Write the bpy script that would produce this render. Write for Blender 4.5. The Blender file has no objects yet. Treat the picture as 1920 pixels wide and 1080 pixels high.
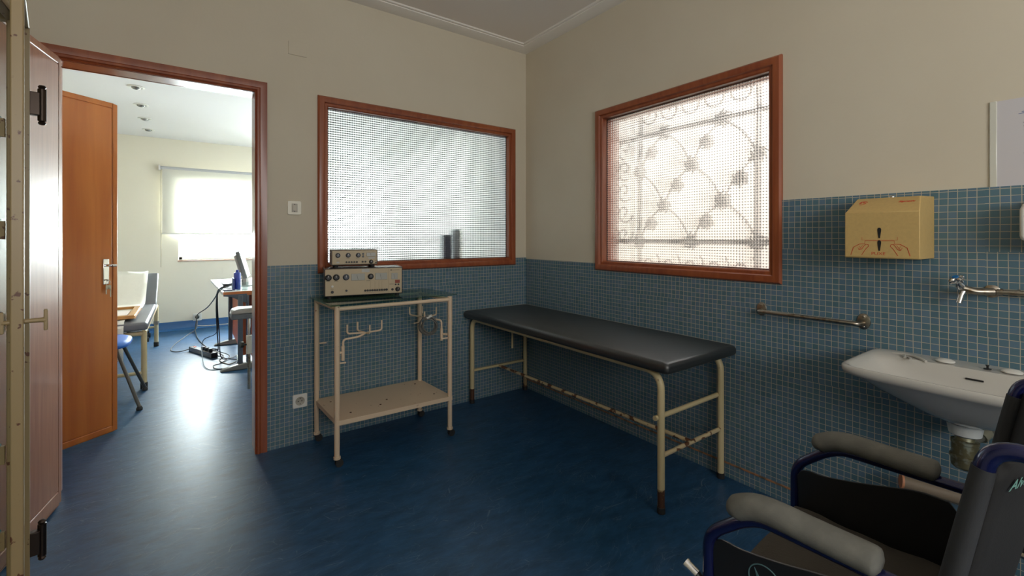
import bpy, bmesh, math, random
from mathutils import Matrix, Vector
random.seed(7)
PI = math.pi
R = math.radians
C = bpy.context.scene.collection
sc = bpy.context.scene

# ------------------------------------------------------------------ camera, world, big lights, exposure
cam_d = bpy.data.cameras.new('camera'); cam = bpy.data.objects.new('camera', cam_d); C.objects.link(cam)
cam.location = (0, 0, 1.25); cam.rotation_euler = (R(90), 0, -R(35.92))
cam_d.sensor_width = 36; cam_d.lens = 838.8 / 1920 * 36; cam_d.shift_y = -(540 - 445.6) / 1920
cam_d.clip_start = 0.02
sc.camera = cam
sc.view_settings.view_transform = 'Standard'; sc.view_settings.look = 'None'
sc.view_settings.gamma = 1.0; sc.view_settings.use_curve_mapping = False
sc.view_settings.exposure = 0.42
sc.cycles.max_bounces = 10; sc.cycles.diffuse_bounces = 6; sc.cycles.glossy_bounces = 4
sc.cycles.transmission_bounces = 6; sc.cycles.transparent_max_bounces = 12
sc.cycles.caustics_reflective = False; sc.cycles.caustics_refractive = False
sc.cycles.sample_clamp_indirect = 6.0
sc.cycles.use_denoising = True

W = bpy.data.worlds.new('sky'); sc.world = W; W.use_nodes = True
bg = W.node_tree.nodes['Background']; bg.inputs[0].default_value = (0.86, 0.93, 1.0, 1); bg.inputs[1].default_value = 1.5

def area(name, loc, target, sx, sy, power, color=(1, 1, 1), spread=180):
    d = bpy.data.lights.new(name, 'AREA'); d.shape = 'RECTANGLE'; d.size = sx; d.size_y = sy
    d.energy = power; d.color = color; d.spread = R(spread)
    o = bpy.data.objects.new(name, d); C.objects.link(o); o.location = loc
    o.rotation_euler = (Vector(target) - Vector(loc)).to_track_quat('-Z', 'Y').to_euler()
    return o
L_FAR, L_SIDE, L_WELL, L_BACK = 500, 140, 150, 30
area('daylight_far_window', (1.0, 7.98, 1.55), (1.1, 0, 1.35), 2.4, 1.3, L_FAR, (0.92, 0.96, 1.0))
area('added_side_light', (2.62, 5.55, 1.6), (0, 5.4, 1.45), 3.8, 1.7, L_SIDE, (1.0, 0.99, 0.97))  # lamp added behind an assumed side window to brighten the reeded pane
area('daylight_light_well', (3.3, 1.5, 3.6), (2.2, 1.5, 1.2), 2.6, 1.4, L_WELL, (1.0, 0.98, 0.96))
area('added_rear_fill', (0.4, -2.05, 1.75), (1.0, 1.5, 3.6), 1.9, 1.0, L_BACK, (1.0, 0.96, 0.9))  # unseen fill lamp added behind the camera to lift the room's brightness

# ------------------------------------------------------------------ materials
MATS = {}
def mat(name, color=(0.8, 0.8, 0.8), rough=0.5, metal=0.0, spec=0.5, coat=0.0, noise=None, bump=None, sheen=0.0, trans=0.0, emit=None):
    """noise=(scale, colour2, low, high[, stretch]); bump=(scale, strength)"""
    if name in MATS: return MATS[name]
    m = bpy.data.materials.new(name); m.use_nodes = True; MATS[name] = m
    nt = m.node_tree; b = nt.nodes['Principled BSDF']
    b.inputs['Base Color'].default_value = (*color, 1); b.inputs['Roughness'].default_value = rough
    b.inputs['Metallic'].default_value = metal; b.inputs['Specular IOR Level'].default_value = spec
    b.inputs['Coat Weight'].default_value = coat; b.inputs['Coat Roughness'].default_value = 0.15
    b.inputs['Sheen Weight'].default_value = sheen
    b.inputs['Transmission Weight'].default_value = trans
    if emit:
        b.inputs['Emission Color'].default_value = (*emit[0], 1); b.inputs['Emission Strength'].default_value = emit[1]
    tc = nt.nodes.new('ShaderNodeTexCoord')
    if noise:
        mp = nt.nodes.new('ShaderNodeMapping'); nt.links.new(tc.outputs['Object'], mp.inputs[0])
        if len(noise) > 4: mp.inputs['Scale'].default_value = noise[4]
        n = nt.nodes.new('ShaderNodeTexNoise'); n.inputs['Scale'].default_value = noise[0]; n.inputs['Detail'].default_value = 6
        nt.links.new(mp.outputs[0], n.inputs['Vector'])
        r = nt.nodes.new('ShaderNodeMapRange'); r.inputs[1].default_value = noise[2]; r.inputs[2].default_value = noise[3]
        nt.links.new(n.outputs[0], r.inputs[0])
        x = nt.nodes.new('ShaderNodeMix'); x.data_type = 'RGBA'
        nt.links.new(r.outputs[0], x.inputs[0]); x.inputs[6].default_value = (*color, 1); x.inputs[7].default_value = (*noise[1], 1)
        nt.links.new(x.outputs[2], b.inputs['Base Color'])
    if bump:
        n = nt.nodes.new('ShaderNodeTexNoise'); n.inputs['Scale'].default_value = bump[0]; n.inputs['Detail'].default_value = 4
        nt.links.new(tc.outputs['Object'], n.inputs['Vector'])
        bp = nt.nodes.new('ShaderNodeBump'); bp.inputs['Strength'].default_value = bump[1]; bp.inputs['Distance'].default_value = 0.01
        nt.links.new(n.outputs[0], bp.inputs['Height']); nt.links.new(bp.outputs[0], b.inputs['Normal'])
    return m

def wood(name, c1, c2, axis='Z', rough=0.32, coat=0.25, scale=9):
    if name in MATS: return MATS[name]
    m = mat(name, c1, rough, coat=coat); nt = m.node_tree; b = nt.nodes['Principled BSDF']
    tc = nt.nodes.new('ShaderNodeTexCoord'); mp = nt.nodes.new('ShaderNodeMapping'); nt.links.new(tc.outputs['Object'], mp.inputs[0])
    s = [scale] * 3; s['XYZ'.index(axis)] = scale * 0.06; mp.inputs['Scale'].default_value = s
    n = nt.nodes.new('ShaderNodeTexNoise'); n.inputs['Scale'].default_value = 3.2; n.inputs['Detail'].default_value = 9; n.inputs['Distortion'].default_value = 0.6
    nt.links.new(mp.outputs[0], n.inputs['Vector'])
    n2 = nt.nodes.new('ShaderNodeTexNoise'); n2.inputs['Scale'].default_value = 0.35; n2.inputs['Detail'].default_value = 3; nt.links.new(mp.outputs[0], n2.inputs['Vector'])
    ad = nt.nodes.new('ShaderNodeMath'); ad.operation = 'ADD'; nt.links.new(n.outputs[0], ad.inputs[0]); nt.links.new(n2.outputs[0], ad.inputs[1])
    r = nt.nodes.new('ShaderNodeMapRange'); r.inputs[1].default_value = 0.75; r.inputs[2].default_value = 1.3; nt.links.new(ad.outputs[0], r.inputs[0])
    x = nt.nodes.new('ShaderNodeMix'); x.data_type = 'RGBA'; nt.links.new(r.outputs[0], x.inputs[0])
    x.inputs[6].default_value = (*c1, 1); x.inputs[7].default_value = (*c2, 1); nt.links.new(x.outputs[2], b.inputs['Base Color'])
    return m

def chipped(name, paint, rust, amount, rough=0.4, scale=22, metal=0.0):
    """painted steel with rust where the paint has chipped; amount 0..1"""
    t = 0.75 - amount * 0.35
    return mat(name, paint, rough, metal=metal, noise=(scale, rust, t, t + 0.03))

CREAM = (0.70, 0.63, 0.46)
m_wall = mat('cream_plaster', (0.69, 0.635, 0.515), 0.85, spec=0.2, noise=(1.6, (0.65, 0.59, 0.47), 0.35, 0.75), bump=(60, 0.05))
m_wall2 = mat('pale_plaster', (0.79, 0.745, 0.63), 0.85, spec=0.2)
m_ceil = mat('ceiling_plaster', (0.86, 0.81, 0.76), 0.9, spec=0.2)
m_ceil2 = mat('white_ceiling', (0.76, 0.75, 0.74), 0.9, spec=0.2)
m_crown = mat('cornice_plaster', (0.88, 0.85, 0.80), 0.8, spec=0.2)
m_wood = wood('varnished_red_wood', (0.23, 0.050, 0.018), (0.37, 0.105, 0.036), 'Z')
m_woodx = wood('varnished_red_wood_x', (0.23, 0.050, 0.018), (0.37, 0.105, 0.036), 'X')
m_woody = wood('varnished_red_wood_y', (0.23, 0.050, 0.018), (0.37, 0.105, 0.036), 'Y')
m_leaf = wood('orange_veneer', (0.42, 0.105, 0.014), (0.58, 0.19, 0.032), 'Z', rough=0.35, coat=0.3, scale=5)
m_leafn = wood('pink_brown_veneer', (0.33, 0.120, 0.055), (0.46, 0.20, 0.10), 'Z', rough=0.45, coat=0.25, scale=14)
m_dark = mat('dark_gap', (0.02, 0.012, 0.01), 0.8)
m_chrome = mat('chrome', (0.75, 0.75, 0.76), 0.12, metal=1)
m_steel = mat('worn_steel', (0.42, 0.38, 0.32), 0.3, metal=1, noise=(40, (0.22, 0.16, 0.1), 0.5, 0.7))
m_black = mat('black_plastic', (0.012, 0.012, 0.013), 0.4)
m_rubber = mat('black_rubber', (0.02, 0.02, 0.02), 0.7)
m_white = mat('white_plastic', (0.78, 0.77, 0.72), 0.35)
m_cart = chipped('cart_cream_paint', (0.72, 0.56, 0.40), (0.20, 0.07, 0.03), 0.16, scale=30)
m_couchp = chipped('couch_cream_paint', (0.62, 0.52, 0.30), (0.16, 0.07, 0.03), 0.12, scale=26)
m_couchr = chipped('couch_rusty_rail', (0.62, 0.50, 0.30), (0.13, 0.055, 0.025), 0.62, scale=20)
m_couchb = chipped('couch_rusty_foot', (0.35, 0.25, 0.13), (0.08, 0.035, 0.018), 0.9, scale=20)
m_vinyl = mat('black_vinyl', (0.014, 0.016, 0.017), 0.42, spec=1.0, bump=(180, 0.05))
m_glassp = mat('greenish_glass', (0.55, 0.75, 0.70), 0.03, trans=1.0)
m_porc = mat('porcelain', (0.56, 0.545, 0.505), 0.12, coat=0.4)
m_grey = mat('grey_vinyl', (0.17, 0.18, 0.2), 0.35)
m_foam = mat('grey_fabric_foam', (0.16, 0.16, 0.145), 0.95, spec=0.1, noise=(30, (0.20, 0.20, 0.18), 0.4, 0.7), bump=(400, 0.08))
m_blue = mat('blue_metal_paint', (0.008, 0.011, 0.075), 0.2, metal=0.3, coat=0.6)
m_cloth = mat('black_nylon', (0.014, 0.014, 0.015), 0.75, bump=(500, 0.1))
m_cloth2 = mat('grey_nylon', (0.034, 0.036, 0.040), 0.7, bump=(500, 0.1))
m_iron = chipped('vitrine_cream_paint', (0.36, 0.26, 0.13), (0.13, 0.05, 0.025), 0.30, scale=42)
m_hinge = mat('dark_hinge_metal', (0.05, 0.035, 0.028), 0.3, metal=0.8)
m_red = mat('red_print', (0.55, 0.05, 0.02), 0.6)
m_blackp = mat('black_print', (0.02, 0.02, 0.02), 0.6)
m_bluep = mat('blue_print', (0.03, 0.12, 0.35), 0.6)
m_disp = mat('tan_enamel', (0.60, 0.42, 0.165), 0.5, spec=0.3, noise=(90, (0.56, 0.39, 0.155), 0.35, 0.65))

# blue vinyl floor
def floor_material():
    m = mat('blue_vinyl_floor', (0.02, 0.06, 0.12), 0.3, spec=0.5); nt = m.node_tree; b = nt.nodes['Principled BSDF']
    tc = nt.nodes.new('ShaderNodeTexCoord')
    n = nt.nodes.new('ShaderNodeTexNoise'); n.inputs['Scale'].default_value = 7; n.inputs['Detail'].default_value = 10; n.inputs['Roughness'].default_value = 0.7
    mp = nt.nodes.new('ShaderNodeMapping'); mp.inputs['Scale'].default_value = (1, 2.4, 1); mp.inputs['Rotation'].default_value = (0, 0, 0.5)
    nt.links.new(tc.outputs['Object'], mp.inputs[0]); nt.links.new(mp.outputs[0], n.inputs['Vector'])
    r = nt.nodes.new('ShaderNodeMapRange'); r.inputs[1].default_value = 0.35; r.inputs[2].default_value = 0.68; nt.links.new(n.outputs[0], r.inputs[0])
    x = nt.nodes.new('ShaderNodeMix'); x.data_type = 'RGBA'; nt.links.new(r.outputs[0], x.inputs[0])
    x.inputs[6].default_value = (0.011, 0.052, 0.120, 1); x.inputs[7].default_value = (0.026, 0.100, 0.225, 1)
    # scratches: thin voronoi edges in two stretched directions, masked by a large noise
    prev = x.outputs[2]
    for k, (rot, sx, sy, sc_) in enumerate(((0.7, 1, 7, 5.0), (2.1, 1, 6, 7.0), (1.35, 1.5, 5, 9.0))):
        mp2 = nt.nodes.new('ShaderNodeMapping'); mp2.inputs['Rotation'].default_value = (0, 0, rot); mp2.inputs['Scale'].default_value = (sx, sy, 1)
        mp2.inputs['Location'].default_value = (3.1 * k, 1.7 * k, 0)
        nz = nt.nodes.new('ShaderNodeTexNoise'); nz.inputs['Scale'].default_value = 1.5
        nt.links.new(tc.outputs['Object'], nz.inputs['Vector'])
        vm = nt.nodes.new('ShaderNodeVectorMath'); vm.operation = 'MULTIPLY_ADD'; vm.inputs[1].default_value = (0.5, 0.5, 0)
        nt.links.new(nz.outputs['Color'], vm.inputs[0]); nt.links.new(tc.outputs['Object'], vm.inputs[2])
        nt.links.new(vm.outputs[0], mp2.inputs[0])
        v = nt.nodes.new('ShaderNodeTexVoronoi'); v.feature = 'DISTANCE_TO_EDGE'; v.inputs['Scale'].default_value = sc_; nt.links.new(mp2.outputs[0], v.inputs['Vector'])
        e = nt.nodes.new('ShaderNodeMapRange'); e.inputs[1].default_value = 0.0; e.inputs[2].default_value = 0.012; e.inputs[3].default_value = 1; e.inputs[4].default_value = 0
        nt.links.new(v.outputs['Distance'], e.inputs[0])
        mk = nt.nodes.new('ShaderNodeTexNoise'); mk.inputs['Scale'].default_value = 2.2 + k; mk.inputs['Detail'].default_value = 3; nt.links.new(mp2.outputs[0], mk.inputs['Vector'])
        mr = nt.nodes.new('ShaderNodeMapRange'); mr.inputs[1].default_value = 0.50; mr.inputs[2].default_value = 0.64; mr.inputs[4].default_value = 0.6; nt.links.new(mk.outputs[0], mr.inputs[0])
        mu = nt.nodes.new('ShaderNodeMath'); mu.operation = 'MULTIPLY'; nt.links.new(e.outputs[0], mu.inputs[0]); nt.links.new(mr.outputs[0], mu.inputs[1])
        y = nt.nodes.new('ShaderNodeMix'); y.data_type = 'RGBA'; nt.links.new(mu.outputs[0], y.inputs[0]); nt.links.new(prev, y.inputs[6]); y.inputs[7].default_value = (0.25, 0.33, 0.4, 1)
        prev = y.outputs[2]
    nt.links.new(prev, b.inputs['Base Color'])
    n3 = nt.nodes.new('ShaderNodeTexNoise'); n3.inputs['Scale'].default_value = 30; n3.inputs['Detail'].default_value = 8; nt.links.new(mp.outputs[0], n3.inputs['Vector'])
    r3 = nt.nodes.new('ShaderNodeMapRange'); r3.inputs[3].default_value = 0.28; r3.inputs[4].default_value = 0.46; nt.links.new(n3.outputs[0], r3.inputs[0]); nt.links.new(r3.outputs[0], b.inputs['Roughness'])
    bp = nt.nodes.new('ShaderNodeBump'); bp.inputs['Strength'].default_value = 0.06; bp.inputs['Distance'].default_value = 0.01
    nt.links.new(n3.outputs[0], bp.inputs['Height']); nt.links.new(bp.outputs[0], b.inputs['Normal'])
    return m
m_floor = floor_material()

def tile_material(name, u, dark=1.0):
    """glass mosaic of 25 mm on the (u, Z) plane in sheets that do not quite line up"""
    m = mat(name, (0.1, 0.2, 0.28), 0.3); nt = m.node_tree; b = nt.nodes['Principled BSDF']
    tc = nt.nodes.new('ShaderNodeTexCoord'); sp = nt.nodes.new('ShaderNodeSeparateXYZ'); nt.links.new(tc.outputs['Object'], sp.inputs[0])
    def math_(op, a, bb, c=None):
        n = nt.nodes.new('ShaderNodeMath'); n.operation = op
        for i, v in enumerate((a, bb, c)):
            if v is None: continue
            if isinstance(v, (int, float)): n.inputs[i].default_value = v
            else: nt.links.new(v, n.inputs[i])
        return n.outputs[0]
    U, Z = sp.outputs['XYZ'.index(u)], sp.outputs['Z']
    # each sheet of 12 tiles is set with its own small offset
    su = math_('FLOOR', math_('DIVIDE', U, 0.3), 0); sz = math_('FLOOR', math_('DIVIDE', Z, 0.3), 0)
    cb = nt.nodes.new('ShaderNodeCombineXYZ'); nt.links.new(su, cb.inputs[0]); nt.links.new(sz, cb.inputs[1])
    wn = nt.nodes.new('ShaderNodeTexWhiteNoise'); wn.noise_dimensions = '3D'; nt.links.new(cb.outputs[0], wn.inputs['Vector'])
    sc3 = nt.nodes.new('ShaderNodeSeparateColor'); nt.links.new(wn.outputs['Color'], sc3.inputs[0])
    nz = nt.nodes.new('ShaderNodeTexNoise'); nz.inputs['Scale'].default_value = 2.2; nt.links.new(tc.outputs['Object'], nz.inputs['Vector'])
    sn = nt.nodes.new('ShaderNodeSeparateColor'); nt.links.new(nz.outputs['Color'], sn.inputs[0])
    U2 = math_('ADD', U, math_('ADD', math_('MULTIPLY', sc3.outputs[0], 0.007), math_('MULTIPLY', sn.outputs[0], 0.008)))
    Z2 = math_('ADD', Z, math_('ADD', math_('MULTIPLY', sc3.outputs[1], 0.002), math_('MULTIPLY', sn.outputs[1], 0.006)))
    cu = nt.nodes.new('ShaderNodeCombineXYZ'); nt.links.new(U2, cu.inputs[0]); nt.links.new(Z2, cu.inputs[1])
    br = nt.nodes.new('ShaderNodeTexBrick'); br.offset = 0; br.squash = 1
    br.inputs['Scale'].default_value = 1; br.inputs['Brick Width'].default_value = 0.025; br.inputs['Row Height'].default_value = 0.025
    br.inputs['Mortar Size'].default_value = 0.0012; br.inputs['Mortar Smooth'].default_value = 0.3
    br.inputs['Color1'].default_value = (0.080, 0.168, 0.230, 1); br.inputs['Color2'].default_value = (0.104, 0.200, 0.270, 1)
    br.inputs['Mortar'].default_value = (0.42, 0.39, 0.30, 1)
    nt.links.new(cu.outputs[0], br.inputs['Vector'])
    # per-tile tint
    tb = nt.nodes.new('ShaderNodeCombineXYZ'); nt.links.new(math_('FLOOR', math_('DIVIDE', U2, 0.025), 0), tb.inputs[0]); nt.links.new(math_('FLOOR', math_('DIVIDE', Z2, 0.025), 0), tb.inputs[1])
    w2 = nt.nodes.new('ShaderNodeTexWhiteNoise'); nt.links.new(tb.outputs[0], w2.inputs['Vector'])
    hs = nt.nodes.new('ShaderNodeHueSaturation')
    nt.links.new(math_('MULTIPLY_ADD', w2.outputs['Value'], 0.03, 0.485), hs.inputs['Hue']); hs.inputs['Saturation'].default_value = 0.92
    nt.links.new(math_('MULTIPLY_ADD', w2.outputs['Value'], 0.2, 0.9), hs.inputs['Value']); nt.links.new(br.outputs['Color'], hs.inputs['Color'])
    mx = nt.nodes.new('ShaderNodeMix'); mx.data_type = 'RGBA'; nt.links.new(br.outputs['Fac'], mx.inputs[0]); nt.links.new(hs.outputs[0], mx.inputs[6]); mx.inputs[7].default_value = (0.45, 0.42, 0.33, 1)
    nt.links.new(mx.outputs[2], b.inputs['Base Color'])
    nt.links.new(math_('MULTIPLY_ADD', br.outputs['Fac'], 0.5, 0.25), b.inputs['Roughness'])
    bp = nt.nodes.new('ShaderNodeBump'); bp.invert = True; bp.inputs['Strength'].default_value = 0.35; bp.inputs['Distance'].default_value = 0.002
    nt.links.new(br.outputs['Fac'], bp.inputs['Height']); nt.links.new(bp.outputs[0], b.inputs['Normal'])
    return m
m_tile_x = tile_material('blue_mosaic_back', 'X'); m_tile_y = tile_material('blue_mosaic_right', 'Y')

def reeded_glass(name, u, dark, lo, hi, milky, wa):
    """cross-reeded glass: 14 mm pillows pressed in the pane"""
    m = bpy.data.materials.new(name); m.use_nodes = True; nt = m.node_tree; nt.nodes.clear()
    out = nt.nodes.new('ShaderNodeOutputMaterial')
    tc = nt.nodes.new('ShaderNodeTexCoord'); sp = nt.nodes.new('ShaderNodeSeparateXYZ'); nt.links.new(tc.outputs['Object'], sp.inputs[0])
    def mth(op, a, bb):
        n = nt.nodes.new('ShaderNodeMath'); n.operation = op
        for i, v in enumerate((a, bb)):
            if isinstance(v, (int, float)): n.inputs[i].default_value = v
            else: nt.links.new(v, n.inputs[i])
        return n.outputs[0]
    P_ = 0.0150
    def rib(s):
        f = mth('SUBTRACT', mth('FRACT', mth('DIVIDE', s, P_), 0), 0.5)
        return mth('SUBTRACT', 1.0, mth('MULTIPLY', mth('MULTIPLY', f, f), 4.0))
    a, b_ = rib(sp.outputs['XYZ'.index(u)]), rib(sp.outputs['Z'])
    h = mth('ADD', mth('MULTIPLY', a, wa), b_)
    bp = nt.nodes.new('ShaderNodeBump'); bp.inputs['Strength'].default_value = 1.0; bp.inputs['Distance'].default_value = 0.0016
    nt.links.new(h, bp.inputs['Height'])
    g = nt.nodes.new('ShaderNodeBsdfGlass'); g.inputs['IOR'].default_value = 1.45; g.inputs['Roughness'].default_value = 0.03
    
    nt.links.new(bp.outputs[0], g.inputs['Normal'])
    # grooves tinted dark, standing in for the dark dashes refraction makes between pillows
    gr = nt.nodes.new('ShaderNodeMapRange'); gr.inputs[1].default_value = lo; gr.inputs[2].default_value = hi; nt.links.new(h, gr.inputs[0])
    rp = nt.nodes.new('ShaderNodeMix'); rp.data_type = 'RGBA'; nt.links.new(gr.outputs[0], rp.inputs[0])
    rp.inputs[6].default_value = (dark, dark * 1.03, dark * 1.08, 1); rp.inputs[7].default_value = (0.96, 0.97, 0.96, 1)
    t = nt.nodes.new('ShaderNodeBsdfTransparent'); nt.links.new(rp.outputs[2], t.inputs[0]); nt.links.new(rp.outputs[2], g.inputs['Color'])
    tl = nt.nodes.new('ShaderNodeBsdfTranslucent'); nt.links.new(rp.outputs[2], tl.inputs[0])
    m0 = nt.nodes.new('ShaderNodeMixShader'); m0.inputs[0].default_value = milky; nt.links.new(g.outputs[0], m0.inputs[1]); nt.links.new(tl.outputs[0], m0.inputs[2])
    mx = nt.nodes.new('ShaderNodeMixShader'); mx.inputs[0].default_value = 0.36
    nt.links.new(m0.outputs[0], mx.inputs[1]); nt.links.new(t.outputs[0], mx.inputs[2]); nt.links.new(mx.outputs[0], out.inputs[0])
    return m
m_reed_x = reeded_glass('reeded_glass_back', 'X', 0.03, 0.40, 1.25, 0.65, 0.5); m_reed_y = reeded_glass('reeded_glass_right', 'Y', 0.25, 0.3, 1.2, 0.06, 0.95)

def clear_glass(name, tint, gloss=0.1):
    m = bpy.data.materials.new(name); m.use_nodes = True; nt = m.node_tree; nt.nodes.clear()
    out = nt.nodes.new('ShaderNodeOutputMaterial'); t = nt.nodes.new('ShaderNodeBsdfTransparent'); t.inputs[0].default_value = (*tint, 1)
    g = nt.nodes.new('ShaderNodeBsdfGlossy'); g.inputs['Roughness'].default_value = 0.03
    fr = nt.nodes.new('ShaderNodeFresnel'); fr.inputs[0].default_value = 1.5
    mx = nt.nodes.new('ShaderNodeMixShader'); ge = nt.nodes.new('ShaderNodeNewGeometry'); iv = nt.nodes.new('ShaderNodeMath'); iv.operation = 'SUBTRACT'; iv.inputs[0].default_value = 1; nt.links.new(ge.outputs['Backfacing'], iv.inputs[1])
    ml = nt.nodes.new('ShaderNodeMath'); ml.operation = 'MULTIPLY'; nt.links.new(fr.outputs[0], ml.inputs[0]); nt.links.new(iv.outputs[0], ml.inputs[1])
    nt.links.new(ml.outputs[0], mx.inputs[0]); nt.links.new(t.outputs[0], mx.inputs[1]); nt.links.new(g.outputs[0], mx.inputs[2])
    nt.links.new(mx.outputs[0], out.inputs[0]); MATS[name] = m
    return m
m_clear = clear_glass('clear_glass', (0.93, 0.97, 0.96)); m_topglass = clear_glass('cart_top_glass', (0.62, 0.78, 0.74))
m_teal = mat('teal_glass_edge', (0.02, 0.16, 0.15), 0.1)

def cloth_translucent(name, col, f):
    m = bpy.data.materials.new(name); m.use_nodes = True; nt = m.node_tree; nt.nodes.clear()
    out = nt.nodes.new('ShaderNodeOutputMaterial'); d = nt.nodes.new('ShaderNodeBsdfDiffuse'); d.inputs[0].default_value = (*col, 1)
    t = nt.nodes.new('ShaderNodeBsdfTranslucent'); t.inputs[0].default_value = (*col, 1)
    mx = nt.nodes.new('ShaderNodeMixShader'); mx.inputs[0].default_value = f; nt.links.new(d.outputs[0], mx.inputs[1]); nt.links.new(t.outputs[0], mx.inputs[2])
    nt.links.new(mx.outputs[0], out.inputs[0]); return m
m_blind = cloth_translucent('blind_cloth', (0.72, 0.71, 0.66), 0.3)
m_sheer = cloth_translucent('sheer_cloth', (0.88, 0.88, 0.87), 0.7)
m_paper = mat('couch_paper', (0.85, 0.83, 0.76), 0.8, bump=(9, 0.6))

# ------------------------------------------------------------------ mesh building
WM = {}
def wm(o):
    return WM[o.name] if o is not None and o.name in WM else Matrix.Identity(4)

class MB:
    def __init__(s): s.v = []; s.f = []
    def add(s, vs, fs, M=None):
        o = len(s.v)
        s.v += [tuple((M @ Vector(v)) if M is not None else v) for v in vs]; s.f += [tuple(i + o for i in f) for f in fs]
        return s
    def box(s, x0, x1, y0, y1, z0, z1, M=None):
        vs = [(x0, y0, z0), (x1, y0, z0), (x1, y1, z0), (x0, y1, z0), (x0, y0, z1), (x1, y0, z1), (x1, y1, z1), (x0, y1, z1)]
        return s.add(vs, [(0, 3, 2, 1), (4, 5, 6, 7), (0, 1, 5, 4), (1, 2, 6, 5), (2, 3, 7, 6), (3, 0, 4, 7)], M)
    def prism(s, poly, M, d):
        """poly in local xy, extruded 0..d along local z, placed by M"""
        n = len(poly); a = sum(poly[i][0] * poly[(i + 1) % n][1] - poly[(i + 1) % n][0] * poly[i][1] for i in range(n))
        if (a < 0) != (d < 0): poly = poly[::-1]
        vs = [(x, y, 0) for x, y in poly] + [(x, y, d) for x, y in poly]
        fs = [tuple(range(n))[::-1], tuple(range(n, 2 * n))] + [(i, (i + 1) % n, n + (i + 1) % n, n + i) for i in range(n)]
        return s.add(vs, fs, M)
    def tube(s, pts, r, n=12, closed=False, caps=True, flat=1.0):
        P = [Vector(p) for p in pts]; m = len(P); rr = r if isinstance(r, (list, tuple)) else [r] * m
        T = []
        for i in range(m):
            a = P[(i - 1) % m] if closed or i > 0 else P[i]; b = P[(i + 1) % m] if closed or i < m - 1 else P[i]
            t = (b - a); T.append(t.normalized() if t.length > 1e-9 else Vector((0, 0, 1)))
        up = Vector((0, 0, 1)) if abs(T[0].z) < 0.9 else Vector((1, 0, 0))
        N = (up - T[0] * up.dot(T[0])).normalized(); vs = []; fs = []
        for i in range(m):
            N = (N - T[i] * N.dot(T[i])); N = N.normalized() if N.length > 1e-6 else T[i].orthogonal().normalized()
            B = T[i].cross(N)
            for k in range(n):
                a = 2 * PI * k / n; vs.append(tuple(P[i] + N * math.cos(a) * rr[i] + B * math.sin(a) * rr[i] * flat))
        for i in range(m if closed else m - 1):
            j = (i + 1) % m
            for k in range(n): k2 = (k + 1) % n; fs.append((i * n + k, i * n + k2, j * n + k2, j * n + k))
        if caps and not closed: fs += [tuple(range(n))[::-1], tuple((m - 1) * n + k for k in range(n))]
        return s.add(vs, fs)
    def lathe(s, prof, M=None, n=24):
        """prof [(r, z)] about local z"""
        vs = []; fs = []; m = len(prof)
        for r, z in prof:
            for k in range(n): a = 2 * PI * k / n; vs.append((r * math.cos(a), r * math.sin(a), z))
        for i in range(m - 1):
            for k in range(n): k2 = (k + 1) % n; fs.append((i * n + k, i * n + k2, (i + 1) * n + k2, (i + 1) * n + k))
        if prof[0][0] > 1e-5: fs.append(tuple(range(n))[::-1])
        if prof[-1][0] > 1e-5: fs.append(tuple((m - 1) * n + k for k in range(n)))
        return s.add(vs, fs, M)
    def loft(s, rings, cap0=True, cap1=True, closed=True):
        n = len(rings[0]); vs = [p for r in rings for p in r]; fs = []
        for i in range(len(rings) - 1):
            for k in range(n if closed else n - 1): k2 = (k + 1) % n; fs.append((i * n + k, i * n + k2, (i + 1) * n + k2, (i + 1) * n + k))
        if cap0: fs.append(tuple(range(n))[::-1])
        if cap1: fs.append(tuple((len(rings) - 1) * n + k for k in range(n)))
        return s.add(vs, fs)
    def build(s, name, m, parent=None, bevel=0, smooth=None, seg=2, sub=0, solid=0):
        M = wm(parent).inverted(); me = bpy.data.meshes.new(name)
        me.from_pydata([tuple(M @ Vector(v)) for v in s.v], [], s.f); me.update()
        bm = bmesh.new(); bm.from_mesh(me); bmesh.ops.remove_doubles(bm, verts=bm.verts, dist=1e-6); bmesh.ops.recalc_face_normals(bm, faces=bm.faces); bm.to_mesh(me); bm.free()
        me.materials.append(m); o = bpy.data.objects.new(name, me); C.objects.link(o)
        if parent is not None: o.parent = parent
        WM[o.name] = wm(parent)
        if solid: d = o.modifiers.new('solid', 'SOLIDIFY'); d.thickness = solid; d.offset = 0
        if bevel:
            b = o.modifiers.new('bevel', 'BEVEL'); b.width = bevel; b.segments = seg; b.limit_method = 'ANGLE'; b.angle_limit = R(35)
        if sub: d = o.modifiers.new('sub', 'SUBSURF'); d.levels = sub; d.render_levels = sub
        if smooth is None: smooth = 40
        if smooth:
            me.polygons.foreach_set('use_smooth', [True] * len(me.polygons)); me.set_sharp_from_angle(angle=R(smooth))
        return o

def curve_fillet(pts, r, n=6):
    P = [Vector(p) for p in pts]; out = [P[0]]
    for i in range(1, len(P) - 1):
        a, b, c = P[i - 1], P[i], P[i + 1]; u = (a - b); w = (c - b); k = min(r, u.length * 0.49, w.length * 0.49)
        p0 = b + u.normalized() * k; p1 = b + w.normalized() * k
        for j in range(n + 1):
            t = j / n; out.append((1 - t) ** 2 * p0 + 2 * t * (1 - t) * b + t * t * p1)
    out.append(P[-1]); return out
def spline(pts, n=8):
    P = [Vector(p) for p in pts]; P = [P[0] * 2 - P[1]] + P + [P[-1] * 2 - P[-2]]; out = []
    for i in range(1, len(P) - 2):
        for j in range(n):
            t = j / n; a, b, c, d = P[i - 1], P[i], P[i + 1], P[i + 2]
            out.append(0.5 * ((2 * b) + (c - a) * t + (2 * a - 5 * b + 4 * c - d) * t * t + (3 * b - a - 3 * c + d) * t ** 3))
    out.append(P[-2]); return out

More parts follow.
